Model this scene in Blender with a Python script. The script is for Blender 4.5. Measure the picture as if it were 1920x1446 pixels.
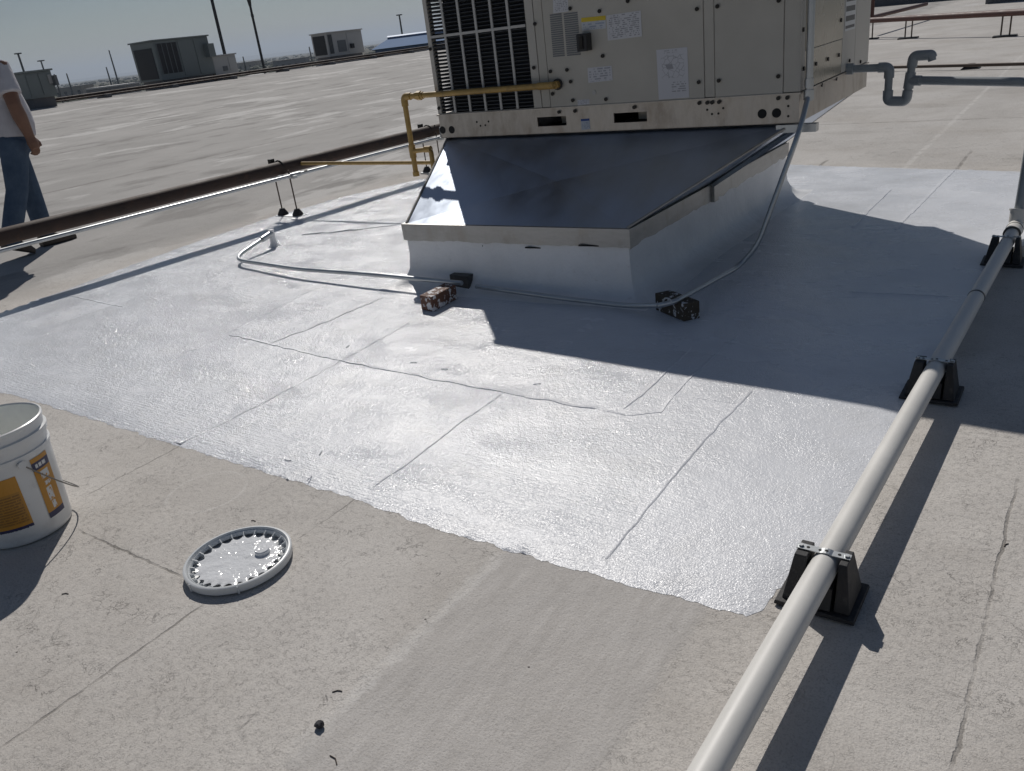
import bpy, bmesh, math, random
from mathutils import Vector, Matrix, noise, geometry
random.seed(7)
scene = bpy.context.scene
for ob in list(bpy.data.objects):
    bpy.data.objects.remove(ob)
col = scene.collection

# ------------------------------------------------------------------ camera
# world: X along the unit's front, Y away along its side, Z up (metres); roof surface near the unit at z = 0
CAM = Vector((1.766, -3.357, 1.28))
FPX = 1529.5
CR = Vector((0.82166, 0.55826, -0.11495))
CU = Vector((-0.13975, 0.39284, 0.90893))
CF = Vector((-0.55257, 0.73077, -0.40080))
cd = bpy.data.cameras.new('camera'); cam = bpy.data.objects.new('camera', cd); col.objects.link(cam)
m3 = Matrix((CR, CU, -CF)).transposed()
cam.matrix_world = Matrix.Translation(CAM) @ m3.to_4x4()
cd.sensor_fit = 'HORIZONTAL'; cd.sensor_width = 36.0; cd.lens = 36.0 * FPX / 1920.0
cd.clip_start = 0.05; cd.clip_end = 60000
scene.camera = cam

# ------------------------------------------------------------------ sky, sun, exposure
SUN = Vector((-0.74, 0.79, 1.0)).normalized()
sun_el = math.asin(SUN.z); sun_az = math.atan2(SUN.x, SUN.y)
world = bpy.data.worlds.new('World'); scene.world = world; world.use_nodes = True
wn = world.node_tree; wn.nodes.clear()
w_out = wn.nodes.new('ShaderNodeOutputWorld'); w_bg = wn.nodes.new('ShaderNodeBackground')
w_sky = wn.nodes.new('ShaderNodeTexSky'); w_sky.sky_type = 'NISHITA'; w_sky.sun_disc = False
w_sky.sun_elevation = sun_el; w_sky.sun_rotation = sun_az
w_sky.altitude = 300; w_sky.air_density = 1.0; w_sky.dust_density = 0.25; w_sky.ozone_density = 1.6
w_tc = wn.nodes.new('ShaderNodeTexCoord'); w_map = wn.nodes.new('ShaderNodeMapping')
w_map.inputs['Scale'].default_value = (1.0, 1.0, 7.0)
w_noise = wn.nodes.new('ShaderNodeTexNoise'); w_noise.inputs['Scale'].default_value = 2.6; w_noise.inputs['Detail'].default_value = 5
w_ramp = wn.nodes.new('ShaderNodeMapRange'); w_ramp.inputs[1].default_value = 0.44; w_ramp.inputs[2].default_value = 0.72
w_ramp.inputs[3].default_value = 0.0; w_ramp.inputs[4].default_value = 0.28
w_mix = wn.nodes.new('ShaderNodeMix'); w_mix.data_type = 'RGBA'
w_mix.inputs[7].default_value = (4.6, 4.3, 4.5, 1)
wn.links.new(w_tc.outputs['Generated'], w_map.inputs[0]); wn.links.new(w_map.outputs[0], w_noise.inputs['Vector'])
wn.links.new(w_noise.outputs['Fac'], w_ramp.inputs[0]); wn.links.new(w_ramp.outputs[0], w_mix.inputs[0])
wn.links.new(w_sky.outputs[0], w_mix.inputs[6]); wn.links.new(w_mix.outputs[2], w_bg.inputs[0])
w_bg.inputs[1].default_value = 0.05
wn.links.new(w_bg.outputs[0], w_out.inputs[0])
sd = bpy.data.lights.new('sun', 'SUN'); sun = bpy.data.objects.new('sun', sd); col.objects.link(sun)
sd.energy = 4.9; sd.angle = math.radians(0.53); sd.color = (1.0, 0.955, 0.90)
sun.rotation_euler = (-SUN).to_track_quat('-Z', 'Y').to_euler(); sun.location = (-20, 24, 30)
scene.view_settings.view_transform = 'Standard'; scene.view_settings.look = 'None'
scene.view_settings.exposure = -0.70; scene.view_settings.gamma = 1.0; scene.view_settings.use_curve_mapping = False
scene.render.engine = 'CYCLES'
cy = scene.cycles
cy.use_denoising = True; cy.max_bounces = 7; cy.diffuse_bounces = 4; cy.glossy_bounces = 4; cy.volume_bounces = 0
cy.sample_clamp_indirect = 6.0; cy.caustics_reflective = False; cy.caustics_refractive = False

# ------------------------------------------------------------------ pixel helpers (photograph 1920 x 1446)
def ray(x, y): return CR * (x - 960) - CU * (y - 723) + CF * FPX
def atz(x, y, z=0.0):
    d = ray(x, y); return CAM + d * ((z - CAM.z) / d.z)
def atv(x, y, v):
    d = ray(x, y); return CAM + d * ((v - CAM.y) / d.y)
def atu(x, y, u):
    d = ray(x, y); return CAM + d * ((u - CAM.x) / d.x)
def roof_z(u):
    if u > -4: return 0.0
    if u > -31.2: return 0.02 * (-4 - u)
    return 0.544 - 0.02 * (-31.2 - u)
def atroof(x, y):
    z = 0.0
    for _ in range(12):
        p = atz(x, y, z); z = roof_z(p.x)
    return Vector((p.x, p.y, z))

# ------------------------------------------------------------------ mesh helpers
class MB:
    def __init__(s): s.v = []; s.f = []; s.uv = {}
    def add(s, vs, fs):
        o = len(s.v); s.v += [Vector(v) for v in vs]; s.f += [tuple(i + o for i in f) for f in fs]; return s
    def box(s, a, b, fn=None):
        x0, y0, z0 = a; x1, y1, z1 = b
        vs = [(x0,y0,z0),(x1,y0,z0),(x1,y1,z0),(x0,y1,z0),(x0,y0,z1),(x1,y0,z1),(x1,y1,z1),(x0,y1,z1)]
        if fn: vs = [fn(*v) for v in vs]
        return s.add(vs, [(0,3,2,1),(4,5,6,7),(0,1,5,4),(1,2,6,5),(2,3,7,6),(3,0,4,7)])
    def hexa(s, b, t):
        return s.add(list(b) + list(t), [(0,3,2,1),(4,5,6,7),(0,1,5,4),(1,2,6,5),(2,3,7,6),(3,0,4,7)])
    def quad(s, a, b, c, d):
        return s.add([a, b, c, d], [(0,1,2,3)])
    def tube(s, pts, r, n=12, cap=True, rr=None):
        pts = [Vector(p) for p in pts]; k = len(pts)
        prev = None; vs = []
        for i in range(k):
            t = (pts[min(i+1,k-1)] - pts[max(i-1,0)]).normalized()
            if prev is None:
                a = Vector((0,0,1)) if abs(t.z) < .9 else Vector((1,0,0))
                nrm = (a - t * a.dot(t)).normalized()
            else:
                nrm = (prev - t * prev.dot(t)).normalized()
            prev = nrm; bn = t.cross(nrm)
            ri = rr[i] if rr else r
            for j in range(n):
                an = 2*math.pi*j/n; vs.append(pts[i] + (nrm*math.cos(an) + bn*math.sin(an))*ri)
        fs = [(i*n+j, i*n+(j+1)%n, (i+1)*n+(j+1)%n, (i+1)*n+j) for i in range(k-1) for j in range(n)]
        if cap: fs += [tuple(reversed(range(n))), tuple(range((k-1)*n, k*n))]
        return s.add(vs, fs)
    def lathe(s, prof, c=(0,0,0), n=40, fn=None):
        c = Vector(c); vs = []; k = len(prof)
        for r, z in prof:
            for j in range(n):
                an = 2*math.pi*j/n; rad = fn(r, an) if fn else r
                vs.append(c + Vector((rad*math.cos(an), rad*math.sin(an), z)))
        fs = [(i*n+j, i*n+(j+1)%n, (i+1)*n+(j+1)%n, (i+1)*n+j) for i in range(k-1) for j in range(n)]
        if prof[0][0] > 1e-6: pass
        return s.add(vs, fs)
    def disc(s, c, r, nrm, n=16, h=0.003):
        c = Vector(c); nrm = Vector(nrm).normalized()
        return s.tube([c, c + nrm*h], r, n)
    def ico(s, c, r, sub=1, sc=(1,1,1), jit=0.0):
        bm = bmesh.new(); bmesh.ops.create_icosphere(bm, subdivisions=sub, radius=1.0)
        vs = []
        for v in bm.verts:
            k = 1 + jit*(random.random()-.5)
            vs.append(Vector(c) + Vector((v.co.x*r*sc[0]*k, v.co.y*r*sc[1]*k, v.co.z*r*sc[2]*k)))
        fs = [tuple(v.index for v in f.verts) for f in bm.faces]; bm.free()
        return s.add(vs, fs)
    def mesh(s, name, off=Vector((0,0,0))):
        me = bpy.data.meshes.new(name); me.from_pydata([v - off for v in s.v], [], s.f); me.update()
        return me
    def build(s, name, mat, parent=None, smooth=False, bevel=0.0, angle=40):
        off = Vector(parent_world(parent)) if parent else Vector((0,0,0))
        me = s.mesh(name, off); me.materials.append(mat)
        bm = bmesh.new(); bm.from_mesh(me); bmesh.ops.recalc_face_normals(bm, faces=bm.faces); bm.to_mesh(me); bm.free()
        ob = bpy.data.objects.new(name, me); col.objects.link(ob)
        if parent: ob.parent = parent
        if smooth:
            for p in me.polygons: p.use_smooth = True
            try: me.set_sharp_from_angle(angle=math.radians(angle))
            except Exception: pass
        if bevel:
            b = ob.modifiers.new('bevel', 'BEVEL'); b.width = bevel; b.segments = 2; b.limit_method = 'ANGLE'; b.angle_limit = math.radians(35)
        return ob
def parent_world(p):
    t = Vector((0,0,0))
    while p: t = t + Vector(p.location); p = p.parent
    return t
def thing(name, loc, label, cat, group=None):
    o = bpy.data.objects.new(name, None); col.objects.link(o); o.location = loc; o.empty_display_size = .05
    return tag(o, label, cat, group)
def tag(o, label, cat, group=None):
    o['label'] = label; o['category'] = cat
    if group: o['group'] = group
    return o
def structure(o): o['kind'] = 'structure'; return o
def bend(pts, r=0.05, n=6):
    pts = [Vector(p) for p in pts]; out = [pts[0]]
    for i in range(1, len(pts)-1):
        a, b, c = pts[i-1], pts[i], pts[i+1]
        d1 = (a-b); d2 = (c-b); k = min(r, d1.length*.49, d2.length*.49)
        p = b + d1.normalized()*k; q = b + d2.normalized()*k
        for j in range(n+1):
            t = j/n; out.append(p*(1-t)**2 + b*2*t*(1-t) + q*t*t)
    out.append(pts[-1]); return out
def uvquad(name, a, b, c, d, mat, parent, nrm=None, thick=0.0):
    """printed label: front quad with 0..1 UVs (a lower-left, counter-clockwise)"""
    off = parent_world(parent)
    me = bpy.data.meshes.new(name); me.from_pydata([Vector(p)-off for p in (a,b,c,d)], [], [(0,1,2,3)])
    uvl = me.uv_layers.new(name='UVMap')
    for i, t in enumerate(((0,0),(1,0),(1,1),(0,1))): uvl.data[i].uv = t
    me.materials.append(mat); o = bpy.data.objects.new(name, me); col.objects.link(o); o.parent = parent
    return o

# ------------------------------------------------------------------ material helpers
class NT:
    def __init__(s, name):
        s.m = bpy.data.materials.new(name); s.m.use_nodes = True; s.t = s.m.node_tree; s.t.nodes.clear()
        s.out = s.t.nodes.new('ShaderNodeOutputMaterial'); s.b = s.t.nodes.new('ShaderNodeBsdfPrincipled')
        s.t.links.new(s.b.outputs[0], s.out.inputs[0])
    def n(s, typ, **kw):
        nd = s.t.nodes.new(typ)
        for k, v in kw.items(): setattr(nd, k, v)
        return nd
    def l(s, a, b): s.t.links.new(a, b)
    def put(s, sock, v):
        if hasattr(v, 'is_linked') or hasattr(v, 'links'): s.l(v, sock)
        elif isinstance(v, (tuple, list)) and sock.type == 'RGBA' and len(v) == 3: sock.default_value = (*v, 1)
        else: sock.default_value = v
    def set(s, name, v): s.put(s.b.inputs[name], v); return s
    def coord(s, kind='Object'):
        return s.n('ShaderNodeTexCoord').outputs[kind]
    def mapping(s, vec, scale=(1,1,1), loc=(0,0,0), rot=(0,0,0)):
        m = s.n('ShaderNodeMapping'); s.l(vec, m.inputs[0]); m.inputs['Scale'].default_value = scale; m.inputs['Location'].default_value = loc; m.inputs['Rotation'].default_value = rot
        return m.outputs[0]
    def noise(s, vec, scale, detail=3, rough=.55, dist=0.0, out='Fac'):
        t = s.n('ShaderNodeTexNoise'); s.l(vec, t.inputs['Vector']); t.inputs['Scale'].default_value = scale; t.inputs['Detail'].default_value = detail; t.inputs['Roughness'].default_value = rough; t.inputs['Distortion'].default_value = dist
        return t.outputs[out]
    def voro(s, vec, scale, feature='DISTANCE_TO_EDGE', out='Distance', rnd=1.0):
        t = s.n('ShaderNodeTexVoronoi', feature=feature); s.l(vec, t.inputs['Vector']); t.inputs['Scale'].default_value = scale; t.inputs['Randomness'].default_value = rnd
        return t.outputs[out]
    def math(s, op, a, b=0.0, c=0.0, clamp=False):
        t = s.n('ShaderNodeMath', operation=op); t.use_clamp = clamp
        for i, v in enumerate((a, b, c)): s.put(t.inputs[i], v)
        return t.outputs[0]
    def rng(s, v, a, b, c=0.0, d=1.0, smooth=False):
        t = s.n('ShaderNodeMapRange'); t.clamp = True
        if smooth: t.interpolation_type = 'SMOOTHSTEP'
        for i, x in enumerate((v, a, b, c, d)): s.put(t.inputs[i], x)
        return t.outputs[0]
    def mix(s, fac, a, b, mode='MIX'):
        t = s.n('ShaderNodeMix', data_type='RGBA', blend_type=mode); s.put(t.inputs[0], fac); s.put(t.inputs[6], a); s.put(t.inputs[7], b)
        return t.outputs[2]
    def sep(s, vec):
        t = s.n('ShaderNodeSeparateXYZ'); s.l(vec, t.inputs[0]); return t.outputs
    def comb(s, x, y, z=0.0):
        t = s.n('ShaderNodeCombineXYZ')
        for i, v in enumerate((x, y, z)): s.put(t.inputs[i], v)
        return t.outputs[0]
    def vadd(s, a, b):
        t = s.n('ShaderNodeVectorMath', operation='ADD'); s.put(t.inputs[0], a); s.put(t.inputs[1], b); return t.outputs[0]
    def vscale(s, a, k):
        t = s.n('ShaderNodeVectorMath', operation='SCALE'); s.put(t.inputs[0], a); t.inputs['Scale'].default_value = k; return t.outputs[0]
    def bump(s, h, strength=.3, dist=.01, prev=None):
        t = s.n('ShaderNodeBump'); s.l(h, t.inputs['Height']); t.inputs['Strength'].default_value = strength; t.inputs['Distance'].default_value = dist
        if prev is not None: s.l(prev, t.inputs['Normal'])
        return t.outputs[0]
    # soft mask of a band |x - x0| < w
    def band(s, x, x0, w, soft):
        d = s.math('ABSOLUTE', s.math('SUBTRACT', x, x0)); return s.rng(d, w + soft, w, 0, 1)
    def rect(s, x, y, x0, x1, y0, y1, soft):
        a = s.rng(x, x0 - soft, x0 + soft); b = s.rng(x, x1 + soft, x1 - soft); c = s.rng(y, y0 - soft, y0 + soft); d = s.rng(y, y1 + soft, y1 - soft)
        return s.math('MULTIPLY', s.math('MULTIPLY', a, b), s.math('MULTIPLY', c, d))

def simple(name, colr, rough=.5, metal=0.0, var=.12, vscale=8.0, bump=0.0, bscale=60.0, spec=None, dirt=None, coat=0.0, bdist=.004):
    t = NT(name); c = t.coord()
    n1 = t.noise(c, vscale, 4); f = t.rng(n1, .3, .7)
    dk = tuple(x*(1-var) for x in colr); lt = tuple(min(1, x*(1+var)) for x in colr)
    colo = t.mix(f, dk, lt)
    if dirt:
        n2 = t.noise(c, vscale*2.3, 5, .65); colo = t.mix(t.rng(n2, .55, .68, 0, .8), colo, dirt)
    t.set('Base Color', colo); t.set('Metallic', metal)
    t.set('Roughness', t.rng(n1, .3, .7, max(.02, rough-.07), min(1, rough+.07)))
    if spec is not None: t.set('Specular IOR Level', spec)
    if bump: t.set('Normal', t.bump(t.noise(c, bscale, 3), bump, bdist))
    if coat: t.set('Coat Weight', coat)
    return t.m

M = {}
# --- weathered roof surface
def mk_roof():
    t = NT('aged_roof_coating'); P = t.coord(); x, y, z = t.sep(P)
    warp = t.vscale(t.vadd(t.noise(P, 3.0, 4, .6, out='Color'), (-.5, -.5, -.5)), .05)
    Pw = t.vadd(P, warp); xw, yw, _ = t.sep(Pw)
    big = t.noise(P, .9, 5, .6); mid = t.noise(P, 5.0, 5, .6); fine = t.noise(P, 190, 3, .7); grit = t.noise(P, 75, 4, .75)
    c = t.mix(t.rng(big, .32, .68), (.56, .528, .488), (.69, .658, .618))
    c = t.mix(t.rng(mid, .35, .72, 0, .55), c, (.53, .50, .468))
    # pale worn patches and long rain-washed streaks farther out
    far = t.rng(x, -3.9, -4.4)
    S1 = t.noise(t.mapping(P, (.55, .32, 1)), 1.6, 6, .62)
    S2 = t.noise(t.mapping(P, (.9, .35, 1), (7, 3, 0)), 1.1, 5, .6)
    cf = t.mix(t.rng(S1, .34, .62), (.30, .292, .282), (.40, .388, .375))
    cf = t.mix(t.rng(S2, .555, .60), cf, (.54, .53, .515))
    cf = t.mix(t.rng(t.noise(t.mapping(P, (1.2, .5, 1), (2, 9, 0)), 1.5, 5, .6), .54, .64, 0, .9), cf, (.215, .208, .20))
    c = t.mix(t.math('MULTIPLY', far, .9), c, cf)
    back = t.rng(y, 3.0, 3.6)
    cb = t.mix(t.rng(S1, .36, .62), (.47, .45, .425), (.58, .56, .535))
    cb = t.mix(t.rng(t.noise(t.mapping(P, (.35, 1.3, 1), (4, 1, 0)), 1.3, 5, .6), .55, .66, 0, .6), cb, (.39, .37, .345))
    nearr = t.rng(x, -4.6, -3.9)
    c = t.mix(t.math('MULTIPLY', t.math('MULTIPLY', back, nearr), .9), c, cb)
    # fine dark crazing, stronger in some areas
    Pc = t.vadd(P, t.vscale(t.vadd(t.noise(P, 45, 3, .6, out='Color'), (-.5, -.5, -.5)), .018))
    hair = t.math('ABSOLUTE', t.math('SUBTRACT', t.noise(P, 17, 5, .62, .6), .5)); hair2 = t.math('ABSOLUTE', t.math('SUBTRACT', t.noise(P, 120, 2, .5, .2), .5))
    cm = t.rng(t.noise(P, 2.1, 5, .65), .42, .66)
    k1 = t.math('MULTIPLY', t.rng(hair2, .028, .006), t.math('MULTIPLY', t.rng(t.noise(P, 60, 3, .6), .46, .60), t.rng(t.noise(P, 1.5, 5, .65), .36, .62, .15, 1)))
    k2 = t.math('MULTIPLY', t.rng(hair, .010, .002), t.math('MULTIPLY', cm, t.rng(t.noise(P, 11, 4, .6), .50, .60)))
    # smoother, re-coated patch between the wet coating and the drain pipe
    wob = t.math('MULTIPLY', t.math('SUBTRACT', t.noise(P, 22, 4, .7), .5), .05)
    xs = t.math('ADD', x, wob)
    ys = t.math('ADD', y, t.math('MULTIPLY', t.math('SUBTRACT', t.noise(t.mapping(P, (1, 1, 1), (5, 5, 0)), 14, 4, .7), .5), .06))
    patch = t.rect(xs, ys, .60, 1.16, -2.72, -1.8, .012)
    calm = t.math('SUBTRACT', 1.0, t.math('MULTIPLY', patch, .8))
    crack = t.math('MULTIPLY', t.math('MAXIMUM', t.math('MULTIPLY', k1, .45), k2), calm)
    near_only = t.rng(x, -5.5, -3.6)
    crack = t.math('MULTIPLY', crack, near_only)
    pn = t.noise(t.mapping(P, (9, 1.6, 1)), 4.0, 4, .6)
    c = t.mix(t.math('MULTIPLY', patch, .85), c, t.mix(t.rng(pn, .35, .68), (.475, .452, .428), (.57, .546, .52)))
    edge = t.math('MULTIPLY', t.band(xs, .60, .014, .012), t.rng(ys, -2.75, -2.6))
    c = t.mix(t.math('MULTIPLY', t.math('MULTIPLY', edge, t.rng(mid, .42, .5)), .6), c, (.68, .66, .63))
    br_ = t.math('MULTIPLY', t.rng(t.noise(P, 1.15, 5, .65), .50, .68), near_only); c = t.mix(t.math('MULTIPLY', t.math('MULTIPLY', br_, calm), .45), c, (.42, .385, .345))
    # faint ring where a pail once stood
    rc = atz(388, 922, 0); dr = t.math('SQRT', t.math('ADD', t.math('POWER', t.math('SUBTRACT', x, rc.x), 2.0), t.math('POWER', t.math('SUBTRACT', y, rc.y), 2.0)))
    rg = t.math('MULTIPLY', t.band(t.math('ADD', dr, t.math('MULTIPLY', wob, .12)), .128, .003, .004), t.rng(t.noise(P, 5, 3), .42, .52)); c = t.mix(t.math('MULTIPLY', rg, .5), c, (.70, .675, .64))
    c = t.mix(t.math('MULTIPLY', crack, .62), c, (.17, .155, .14))
    # sheet laps: dirt-dark wavy lines
    lines = None
    wv = t.math('MULTIPLY', t.math('SUBTRACT', t.noise(P, 9, 4, .7), .5), .03)
    for kind, x0, y0, y1, w in LAPS:
        a, b = (x, y) if kind == 'v' else (y, x)
        mk = t.math('MULTIPLY', t.band(t.math('ADD', a, wv), x0, w, w*.8), t.math('MULTIPLY', t.rng(b, y0-.02, y0+.02), t.rng(b, y1+.02, y1-.02)))
        lines = mk if lines is None else t.math('MAXIMUM', lines, mk)
    lines = t.math('MULTIPLY', lines, t.rng(t.noise(P, 6, 4, .7), .38, .56, .25, 1))
    c = t.mix(t.math('MULTIPLY', lines, .58), c, (.12, .108, .095))
    # scattered specks
    sp = t.voro(P, 9, 'F1'); c = t.mix(t.math('MULTIPLY', t.rng(sp, .032, .02), t.rng(t.noise(P, 3, 2), .5, .56)), c, (.09, .08, .075))
    c = t.mix(t.rng(fine, .50, .66, .0, .60), c, (.36, .335, .305)); c = t.mix(t.rng(grit, .58, .72, .0, .30), c, (.38, .355, .33)); c = t.mix(t.rng(grit, .40, .30, .0, .35), c, (.74, .715, .68))
    t.set('Base Color', c); t.set('Roughness', .86); t.set('Specular IOR Level', .25)
    h = t.math('ADD', t.math('MULTIPLY', grit, .6), t.math('MULTIPLY', fine, .4))
    h = t.math('SUBTRACT', h, t.math('MULTIPLY', crack, .9)); h = t.math('SUBTRACT', h, t.math('MULTIPLY', lines, .5))
    h = t.math('ADD', h, t.math('MULTIPLY', patch, .5))
    nb = t.bump(h, .8, .0045); nb = t.bump(t.noise(P, 7, 4), .25, .02, nb)
    t.set('Normal', nb); return t.m
LAPS = []   # ('v', x, y0, y1, w) runs along Y, ('u', y, x0, x1, w) along X
def lap_px(a, b, kind, w=.004):
    p, q = atroof(*a), atroof(*b)
    if kind == 'v': LAPS.append(('v', (p.x+q.x)/2, min(p.y, q.y), max(p.y, q.y), w))
    else: LAPS.append(('u', (p.y+q.y)/2, min(p.x, q.x), max(p.x, q.x), w))
lap_px((385, 1135), (0, 1400), 'v', .0026); lap_px((140, 1000), (345, 1075), 'u', .0026); lap_px((345, 835), (165, 925), 'v', .0018)
lap_px((670, 935), (560, 1010), 'v', .0018); lap_px((1905, 900), (1790, 1446), 'v', .0026); lap_px((110, 745), (20, 785), 'v', .002)
lap_px((1829, 283), (1760, 350), 'v', .008); lap_px((1560, 300), (1480, 345), 'v', .008); lap_px((1545, 214), (1900, 247), 'u', .012)
LAPS.append(('v', -8.6, -6, 14, .02)); LAPS.append(('v', -13.0, -6, 24, .03))
M['roof'] = mk_roof()

# --- fresh white coating
def mk_coat():
    t = NT('wet_white_coating'); P = t.coord(); x, y, z = t.sep(P)
    big = t.noise(P, 1.3, 4, .6); mid = t.noise(P, 4.5, 5, .6)
    c = t.mix(t.rng(big, .3, .7), (.735, .75, .785), (.80, .815, .85))
    c = t.mix(t.rng(mid, .52, .70, 0, .5), c, (.70, .705, .715))
    thin = t.math('MULTIPLY', t.rng(t.noise(P, 60, 4, .7), .60, .72), t.rng(t.noise(P, 1.7, 4), .5, .62))
    c = t.mix(t.math('MULTIPLY', thin, .35), c, (.52, .50, .47))
    t.set('Base Color', c)
    Pr = t.vadd(P, t.vscale(t.vadd(t.noise(P, 5, 3, .6, out='Color'), (-.5, -.5, -.5)), .16))
    vc = t.n('ShaderNodeTexVoronoi', feature='F1', distance='CHEBYCHEV'); t.l(t.mapping(Pr, (1.0, 2.3, 1), (.3, .7, 0)), vc.inputs['Vector']); vc.inputs['Scale'].default_value = 1.15
    cell = t.sep(vc.outputs['Color'])[0]
    wetn = t.noise(t.mapping(P, (1, 1.7, 1), (3, 1, 0)), 2.6, 5, .6)
    wet = t.rng(t.math('ADD', t.math('MULTIPLY', cell, .17), wetn), .36, .78)
    wet = t.math('MULTIPLY', wet, t.rng(x, 1.5, -.1, .30, 1))
    t.set('Roughness', t.rng(wet, 0, .8, .36, .08)); t.set('Specular IOR Level', .5)
    st = t.noise(P, 210, 2, .5); st2 = t.noise(P, 75, 3, .6)
    brush = t.noise(t.mapping(P, (.10, 1, 1)), 120, 3, .6); bm_ = t.math('MAXIMUM', t.rng(y, -1.3, -1.75), t.math('MULTIPLY', t.rng(y, -1.0, -.6), t.rng(x, .5, -.4)))
    amp = t.rng(wet, 0, .7, .50, .95); h = t.math('MULTIPLY', amp, t.math('ADD', t.math('MULTIPLY', st, .5), t.math('MULTIPLY', st2, .55)))
    h = t.math('ADD', h, t.math('MULTIPLY', t.math('MULTIPLY', brush, bm_), .55))
    nb = t.bump(h, .75, .0072); nb = t.bump(t.noise(P, 6, 4), .25, .025, nb)
    t.set('Normal', nb); return t.m
M['coat'] = mk_coat()
def mk_curbcoat():
    t = NT('painted_curb_coating'); P = t.coord()
    n = t.noise(P, 5, 5, .6); c = t.mix(t.rng(n, .3, .7), (.76, .765, .77), (.85, .855, .865))
    c = t.mix(t.rng(t.noise(P, 26, 4, .7), .62, .74, 0, .35), c, (.50, .48, .46))
    t.set('Base Color', c); t.set('Roughness', .42)
    nb = t.bump(t.noise(P, 55, 3, .6), .45, .005); nb = t.bump(t.noise(P, 9, 3), .4, .02, nb); t.set('Normal', nb); return t.m
M['curbcoat'] = mk_curbcoat()
def mk_galv(name, colr, rough, aniso_scale=(1, 1, 1), var=.12, metal=1.0, bumps=.05, stain=None):
    t = NT(name); P = t.coord(); n = t.noise(t.mapping(P, aniso_scale), 7, 5, .6); sp = t.voro(P, 70, 'F1', 'Color')
    dk = tuple(k*(1-var) for k in colr); lt = tuple(min(1, k*(1+var)) for k in colr)
    c = t.mix(t.rng(n, .3, .7), dk, lt)
    if stain: c = t.mix(t.rng(t.noise(t.mapping(P, (1, 1, .5)), 9, 6, .7), .50, .68, 0, .75), c, stain)
    t.set('Base Color', c); t.set('Metallic', metal); t.set('Roughness', t.rng(n, .3, .7, rough*.8, rough*1.25))
    t.set('Normal', t.bump(t.noise(P, 3.2, 3), bumps, .05)); return t.m
M['sheet'] = mk_galv('bright_galvanised_sheet', (.48, .535, .62), .38, (1, .4, 1), .08, 1.0, .03)
M['flash'] = mk_galv('weathered_galvanised_flashing', (.44, .43, .41), .48, (1, 1, 4), .22, .75, .12, (.36, .33, .29))
M['rail'] = mk_galv('galvanised_base_rail', (.50, .46, .41), .42, (3, 1, 1), .16, .75, .08, (.33, .28, .23))
M['galv'] = mk_galv('galvanised_conduit', (.50, .52, .53), .36, (1, 1, 1), .1, .9, .02)
M['cabinet'] = simple('beige_cabinet_paint', (.46, .435, .385), .38, 0, .085, 3.0, .04, 120)
M['cabinet2'] = simple('beige_cabinet_trim', (.47, .445, .40), .40, 0, .05, 3.0)
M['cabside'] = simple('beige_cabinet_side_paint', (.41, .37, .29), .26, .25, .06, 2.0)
M['bar'] = simple('coil_guard_bar_paint', (.46, .45, .43), .4, 0, .05, 6)
M['louver'] = simple('coil_guard_louver', (.045, .05, .058), .45, .3, .15, 20)
M['coil'] = simple('condenser_coil', (.018, .02, .024), .6, .2, .2, 40)
M['dark'] = simple('dark_void', (.012, .012, .013), .8)
M['screw'] = simple('dark_screw', (.03, .028, .026), .4, .6)
M['blackplastic'] = simple('black_plastic', (.022, .022, .024), .42, 0, .2, 30)
M['rubber'] = simple('black_rubber_block', (.024, .024, .026), .62, 0, .25, 25, .2, 140, dirt=(.06, .058, .055))
M['pvc'] = simple('weathered_white_pvc', (.70, .685, .65), .50, 0, .06, 5, .05, 60)
M['pvcgrey'] = simple('grey_primered_pvc', (.30, .33, .35), .42, 0, .08, 8)
M['joint'] = simple('dark_joint_ring', (.10, .095, .09), .6)
M['yellow'] = simple('ochre_gas_pipe_paint', (.40, .255, .075), .45, 0, .14, 18, .05, 90, dirt=(.26, .16, .06))
M['rust'] = simple('rusty_brown_pipe', (.055, .034, .026), .7, .1, .3, 6, .2, 60, dirt=(.085, .045, .03))
M['red'] = simple('red_oxide_pipe', (.10, .042, .034), .6, 0, .2, 6)
M['rod'] = simple('rusty_threaded_rod', (.10, .075, .06), .6, .4, .2, 40)
def mk_wood(name, a, b, white):
    t = NT(name); P = t.coord(); g = t.noise(t.mapping(P, (1, 1, 1)), 30, 5, .6)
    c = t.mix(t.rng(g, .3, .7), a, b)
    c = t.mix(t.math('MULTIPLY', t.rng(t.noise(P, 26, 4, .7), white, white+.03), .95), c, (.70, .70, .71))
    t.set('Base Color', c); t.set('Roughness', .75); t.set('Normal', t.bump(g, .3, .003)); return t.m
M['wood'] = mk_wood('reddish_wood_block', (.10, .046, .03), (.16, .075, .046), .53)
M['wood2'] = mk_wood('dark_wood_block', (.052, .040, .026), (.085, .066, .044), .56)
M['box'] = simple('dark_painted_box', (.055, .052, .05), .5, 0, .2, 20, dirt=(.10, .095, .09))
M['whitebox'] = simple('pale_grey_box', (.50, .51, .51), .5)
M['pail'] = simple('white_pail_plastic', (.70, .71, .71), .33, 0, .04, 6, .03, 60, dirt=(.60, .605, .60))
M['pailin'] = simple('pail_inside_residue', (.85, .86, .83), .45, 0, .07, 14, .3, 40)
M['wetpaint'] = simple('wet_white_paint', (.74, .75, .765), .10, 0, .03, 9, .9, 34, bdist=.0065)
M['lid'] = simple('pail_lid_plastic', (.66, .68, .69), .32, 0, .04, 9)
M['wire'] = simple('steel_wire', (.22, .21, .20), .4, .8)
M['skin'] = simple('skin', (.19, .095, .06), .5, 0, .12, 14)
M['hair'] = simple('dark_hair', (.02, .016, .013), .6, 0, .3, 60)
M['shoe'] = simple('brown_leather_shoe', (.075, .055, .042), .6, 0, .25, 20)
M['sole'] = simple('shoe_sole', (.03, .026, .023), .8)
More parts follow.
